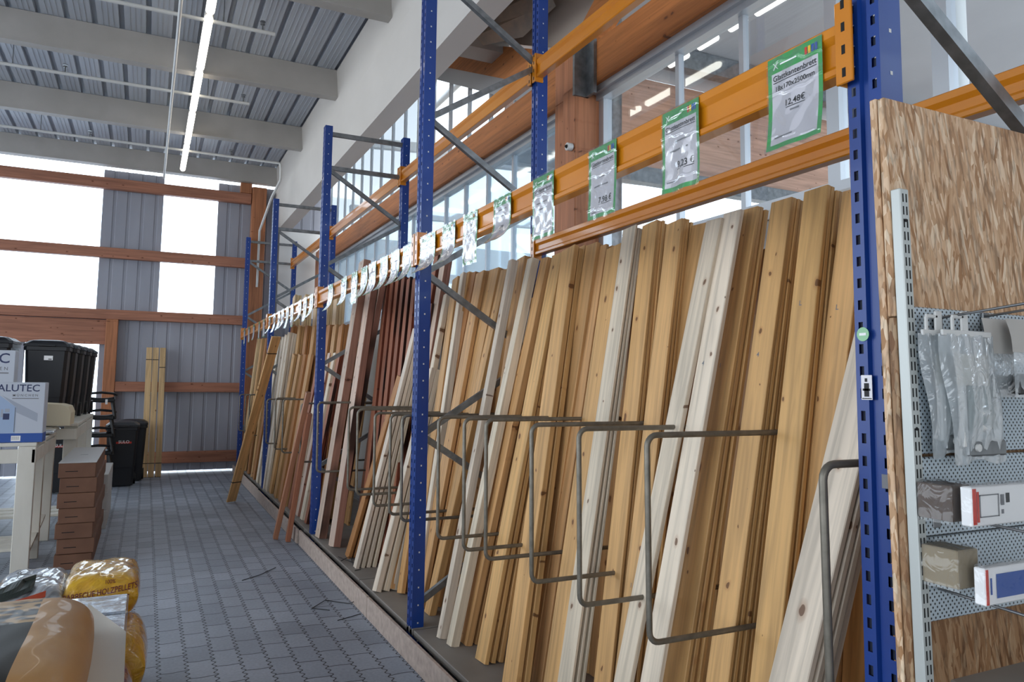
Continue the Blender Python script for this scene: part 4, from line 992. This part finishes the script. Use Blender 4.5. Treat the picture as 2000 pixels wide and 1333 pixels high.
# wheelie bins
def wheelie(name,x,y,z,w,dp,h,label,group,brand=False,sticker=False,lid_open=False):
    t=thing(name,label,'bin',(x,y,z),group)
    k=.80; b=MB()      # x,y = centre of the front lower edge line
    def ring(s,zz,gr=0.): 
        ww=w*s/2; d0=dp*(1-s)/2; c=.03
        return [(x-ww+c,y+d0-gr,zz),(x+ww-c,y+d0-gr,zz),(x+ww,y+d0+c,zz),(x+ww,y+dp-d0-c,zz),(x+ww-c,y+dp-d0,zz),(x-ww+c,y+dp-d0,zz),(x-ww,y+dp-d0-c,zz),(x-ww,y+d0+c,zz)]
    lv=[(k,z+.02),(k+.05,z+h*.28),(k+.065,z+h*.30),(.97,z+h*.86),(1.04,z+h*.865),(1.04,z+h*.91)]
    rs=[ring(*q) for q in lv]; v=[p for r in rs for p in r]
    b.add(v,[(i*8+j,i*8+(j+1)%8,i*8+8+(j+1)%8,i*8+8+j) for i in range(len(lv)-1) for j in range(8)]); b.add(rs[0],[tuple(range(8))[::-1]]); b.add(rs[-1],[tuple(range(8))])
    b.build('body',M['bin'],t)
    l=MB(); r0=ring(1.07,z+h*.915); r1=ring(1.05,z+h*.945); r2=ring(.8,z+h*.985); r3=ring(.45,z+h)
    v=r0+r1+r2+r3; l.add(v,[(i*8+j,i*8+(j+1)%8,i*8+8+(j+1)%8,i*8+8+j) for i in range(3) for j in range(8)]); l.add(r3,[tuple(range(8))]); l.add(r0,[tuple(range(8))[::-1]])
    l.bbox(x-w*.2,x+w*.2,y-.035,y+.01,z+h*.915,z+h*.935,.004); l.build('lid',M['bin'],t)
    hd=MB(); hd.tube([(x-w*.38,y+dp+.01,z+h*.9),(x-w*.38,y+dp+.07,z+h*.93),(x+w*.38,y+dp+.07,z+h*.93),(x+w*.38,y+dp+.01,z+h*.9)],.013,8); hd.build('handle',M['bin'],t)
    for sx in (-1,1): MB().tube([(x+sx*(w*.42-.02),y+dp-.04,z+.085),(x+sx*(w*.42+.02),y+dp-.04,z+.085)],.085,18).build('wheel',M['blackp'],t)
    if brand:
        p=MB(); yy=y+dp*.05-.004+.0; p.box(x-w*.18,x+w*.30,yy-.004,yy+.03,z+h*.66,z+h*.72,0)
        p.text('SULO',h*.062,lambda a,c:(x+w*.06+a,yy-.0048,z+h*.668+c),1); p.build('label',[M['red'],M['whitep']],t)
    if sticker:
        p=MB(); yy=y+dp*.018; p.box(x-.02,x+.06,yy-.004,yy+.02,z+h*.745,z+h*.80,0); p.box(x+.02,x+.05,yy-.0046,yy,z+h*.75,z+h*.765,1); p.build('sticker',[M['whitep'],M['grayink']],t)
for k in range(5):
    wheelie('wheelie_bin',-.955+.035*k,9.22+.49*k,1.102,.40,.40,.86,['nearest black bin of the bench row, with a small white sticker','second black bin of the bench row, just behind the stickered one','third black bin of the bench row','fourth black bin of the bench row','last black bin of the bench row, against the bright doorway'][k],'black wheelie bins on the bench',sticker=k==0)
wheelie('wheelie_bin',-1.46,9.15,1.102,.40,.40,.88,'black bin left of the stickered bin, half behind the printed boxes','black wheelie bins on the bench')
wheelie('wheelie_bin',-1.50,9.68,1.102,.40,.40,.90,'black bin at the left picture edge behind another bin','black wheelie bins on the bench')
wheelie('wheelie_bin',-.27,12.35,0,.42,.42,.94,'black bin with a red label standing on the paving by the door','black bins on the floor',brand=True)
wheelie('wheelie_bin',-.16,12.92,0,.42,.42,.94,'black bin behind the red-labelled one, its wheels showing','black bins on the floor')
wheelie('wheelie_bin',-1.02,11.9,0,.42,.42,.94,'black bin under the far end of the benches with part of a red label','black bins on the floor',brand=True)
# stacked black seats
for k in range(5):
    z=.18+.245*k
    t=thing('stacked_seat',['lowest black seat of the stack by the door','second black seat from the bottom of the stack by the door','middle black seat of the stack by the door','second black seat from the top of the stack by the door','topmost black seat of the stack by the door'][k],'seat',(-.56,12.2,z),'black seats stacked by the door')
    b=MB(); b.grid(lambda u,v:(-.73+.34*u,12.02+.36*v,z+.10+.02*math.sin(math.pi*u)*-1+.04*(2*v-1)**2),10,8); b.grid(lambda u,v:(-.73+.34*u,12.02+.36*v,z+.075+.02*math.sin(math.pi*u)*-1+.04*(2*v-1)**2),10,8)
    b.bbox(-.74,-.38,12.0,12.04,z+.07,z+.125,.012); b.build('seat',M['blackp'],t)
    MB().tube([(-.70,12.04,z+.19),(-.55,12.02,z+.205),(-.40,12.05,z+.19),(-.37,12.2,z+.17)],.017,8).build('armrest',M['blackp'],t)
    for x0,y0,x1,y1 in ((-.70,12.06,-.72,12.03),(-.42,12.06,-.37,12.03),(-.70,12.36,-.72,12.4),(-.42,12.36,-.38,12.4)):
        MB().bar((x0,y0,z+.085),(x1,y1,z-.17),.03,.03).build('leg',M['blackp'],t)
o=MB().bbox(-.50,-.47,12.0-.002,12.012,1.20,1.27,.001).build('paper_tag',M['whitep'],loc=(-.485,12.0,1.2)); tag(o,'small white tag on the topmost black seat','tag')
# cartons
for k in range(7):
    dx=[.0,.012,-.006,.01,-.004,.006,-.008][k]; z=.123*k
    t=thing('flat_carton',['lowest long flat brown carton of the stack','second long flat brown carton from the bottom','third long flat brown carton from the bottom','middle long flat brown carton, fourth of seven','fifth long flat brown carton from the bottom','long flat brown carton just below the topmost one','topmost long flat carton with a pale grey lid'][k],'carton',(-.46,8.0,z),'flat cartons stacked beside the bench')
    MB().bbox(-.60+dx,-.33+dx,7.2+abs(dx),8.75,z+.001,z+.121,.004).build('carton',M['carton'],t)
    if k==6: MB().bbox(-.602+dx,-.328+dx,7.199,8.752,z+.121,z+.126,.001).bbox(-.50,-.44,7.9,7.92,z+.126,z+.1265,.0001,1).build('lid',[M['cartontop'],M['grayink']],t)
    MB().box(-.55+dx,-.46+dx,7.2+abs(dx)-.0006,7.2+abs(dx)+.001,z+.05,z+.056).build('print',M['hole'],t)
for k in range(3):
    o=MB().bbox(-.62,-.305,9.0+.02*k,10.3,.185*k+.001,.185*k+.184,.004).build('white_carton',M['cartontop'],loc=(-.46,9.6,.185*k)); tag(o,['lowest white carton behind the brown stack','middle white carton behind the brown stack','topmost white carton behind the brown stack'][k],'carton','white cartons behind the brown stack')

# ---------------------------------------------------------------- wrapped pallet of sacks in the foreground
t=thing('pallet','wooden pallet carrying the wrapped sacks','pallet',(-.5,3.4,0))
for y in (2.1,2.7,3.3,3.9,4.4): MB().bbox(-1.1,-.02,y,y+.10,.12,.142,.003).build('deck_board',M['ply'],t)
for x in (-1.05,-.58,-.12): MB().bbox(x,x+.09,2.1,4.5,.0,.12,.003).build('stringer',M['ply'],t)
def sack(name,label,c,s,m,seed,wr=.0045,cat='sack'):
    b=MB(); pillow(b,c[0],c[1],c[2],s[0],s[1],s[2],.34,wr,seed); o=b.build(name,m,loc=(c[0],c[1],c[2]-s[2]/2)); tag(o,label,cat,'sacks on the pallet'); return o
M['rfilm']=film('red_brown_film','#8a3b2c','#b0785a')
sack('pellet_sack','wrapped brown sack in the lower layer near the viewer, right side',(-.20,2.75,.32),(.42,.80,.36),M['kfilm'],2.)
sack('pellet_sack','wrapped reddish sack in the lower layer, under the foil blocks',(-.20,3.42,.27),(.44,.62,.26),M['rfilm'],3.)
sack('pellet_sack','yellow sack bulging out of the wrap below the printed yellow one',(-.16,3.98,.30),(.46,.50,.30),M['yfilm'],4.)
sack('pellet_sack','lower left sack hidden under the silver one',(-.72,3.95,.32),(.55,.62,.34),M['kfilm'],5.)
sack('pellet_sack','lower left sack hidden under the kraft one',(-.75,2.9,.32),(.60,1.1,.36),M['kfilm'],6.)
y=sack('pellet_sack','yellow wood pellet sack with dark red lettering on top of the pallet',(-.135,4.15,.565),(.32,.50,.20),M['ysack'] if 'ysack' in M else M['yfilm'],7.)
sv=sack('pellet_sack','silver and black wrapped sack left of the yellow lettered one',(-.42,4.12,.56),(.29,.50,.18),M['sfilm'],8.)
sack('pellet_sack','yellow sack at the left picture edge behind the silver sack',(-.86,4.30,.62),(.46,.50,.26),M['yfilm'],9.)
def on_sack(cx,cy,cz,lx,ly,lz,out=.013):
    def g(x,z):
        U=max(-.98,min(.98,(x-cx)/(lx/2))); q=max(0.,min(.995,(z-cz)/(lz/2)/max(.05,(1-U**6)**.5)))
        V=-(1-q*q)**(1/6.)
        return (x,cy+ly/2*V*(1-.05*U*U)-out*.5,z+out*.35)
    return g
g=on_sack(-.135,4.15,.565,.32,.50,.20)
p=MB()
p.text('BARBECUE HOLZPELLETS',.026,lambda a,c:g(-.135+a,.585+c*1.3+a*.10),0)
p.text('100%',.020,lambda a,c:g(-.10+a,.628+c),0)
for k in range(2): p.grid(lambda u,v:g(-.13+.11*u,.562-.016*k+.006*v+.01*u),8,1,0,False)
p.build('lettering',[mat('dark_red_print','#6a140c',.5)],y)
g=on_sack(-.42,4.12,.56,.29,.50,.18,.012)
p=MB(); p.grid(lambda u,v:g(-.545+.20*u,.56+.022*v+.045*u),12,2,0,False); p.grid(lambda u,v:g(-.545+.15*u,.588+.045*v+.045*u),12,3,1,False)
p.build('printed_band',[mat('orange_red_print','#b5482a',.4),mat('dark_green_print','#2c332e',.4)],sv)
for nm,lab,x0,x1,y0,y1,z0,z1 in (('foil_block','long silver foil-faced block beside the sacks',-.56,-.02,3.50,3.78,.47,.615),('foil_block','shorter silver foil-faced block nearer the viewer',-.42,-.02,3.10,3.485,.47,.61)):
    o=MB().bbox(x0,x1,y0,y1,z0,z1,.008).build(nm,M['foil'],loc=((x0+x1)/2,(y0+y1)/2,z0)); tag(o,lab,'block','foil blocks on the pallet')
def chips():
    m=mat('charcoal_picture','#5a4630',.5,coat=.1); N=NT(m); v=obj_vec(N,False)
    n=N.n('TexNoise'); n.inputs['Scale'].default_value=9; n.inputs['Detail'].default_value=3; n.inputs['Distortion'].default_value=1.; N.l(v,n.inputs['Vector'])
    N.col(N.ramp(n.outputs[0],[(.35,'#1d1a15'),(.45,'#4a3c28'),(.5,'#a9854f'),(.7,'#c09a60')])); return m
def sackface(u,v):
    U=math.sin(math.pi*(u-.5)); V=math.sin(math.pi*(v-.5))
    return 0 if U>.62 or V>.70 else (1 if V>.05 else 2)
ks=MB(); pillow(ks,-.52,2.74,.675,.82,1.02,.26,.30,.004,11.,44,44,sackface)
ks=ks.build('kraft_sack',[M['kraft'],chips(),mat('dark_text_panel','#2b2a26',.55)],loc=(-.52,2.74,.53)); tag(ks,'big kraft paper charcoal sack in the near left corner','sack')
b=MB(); A,B_,C_,D=Vector((-.168,3.62,.63)),Vector((-.02,3.15,.635)),Vector((-.012,2.62,.50)),Vector((-.13,2.66,.60))
b.grid(lambda u,v:(A.lerp(B_,u)).lerp(D.lerp(C_,u),v)+Vector((0,0,.02*math.sin(math.pi*v))),10,10)
o=b.build('paper_sheet',M['offwhite'],loc=(-.09,3.0,.6)); tag(o,'off-white paper sheet hanging over the pallet edge beside the kraft sack','paper')
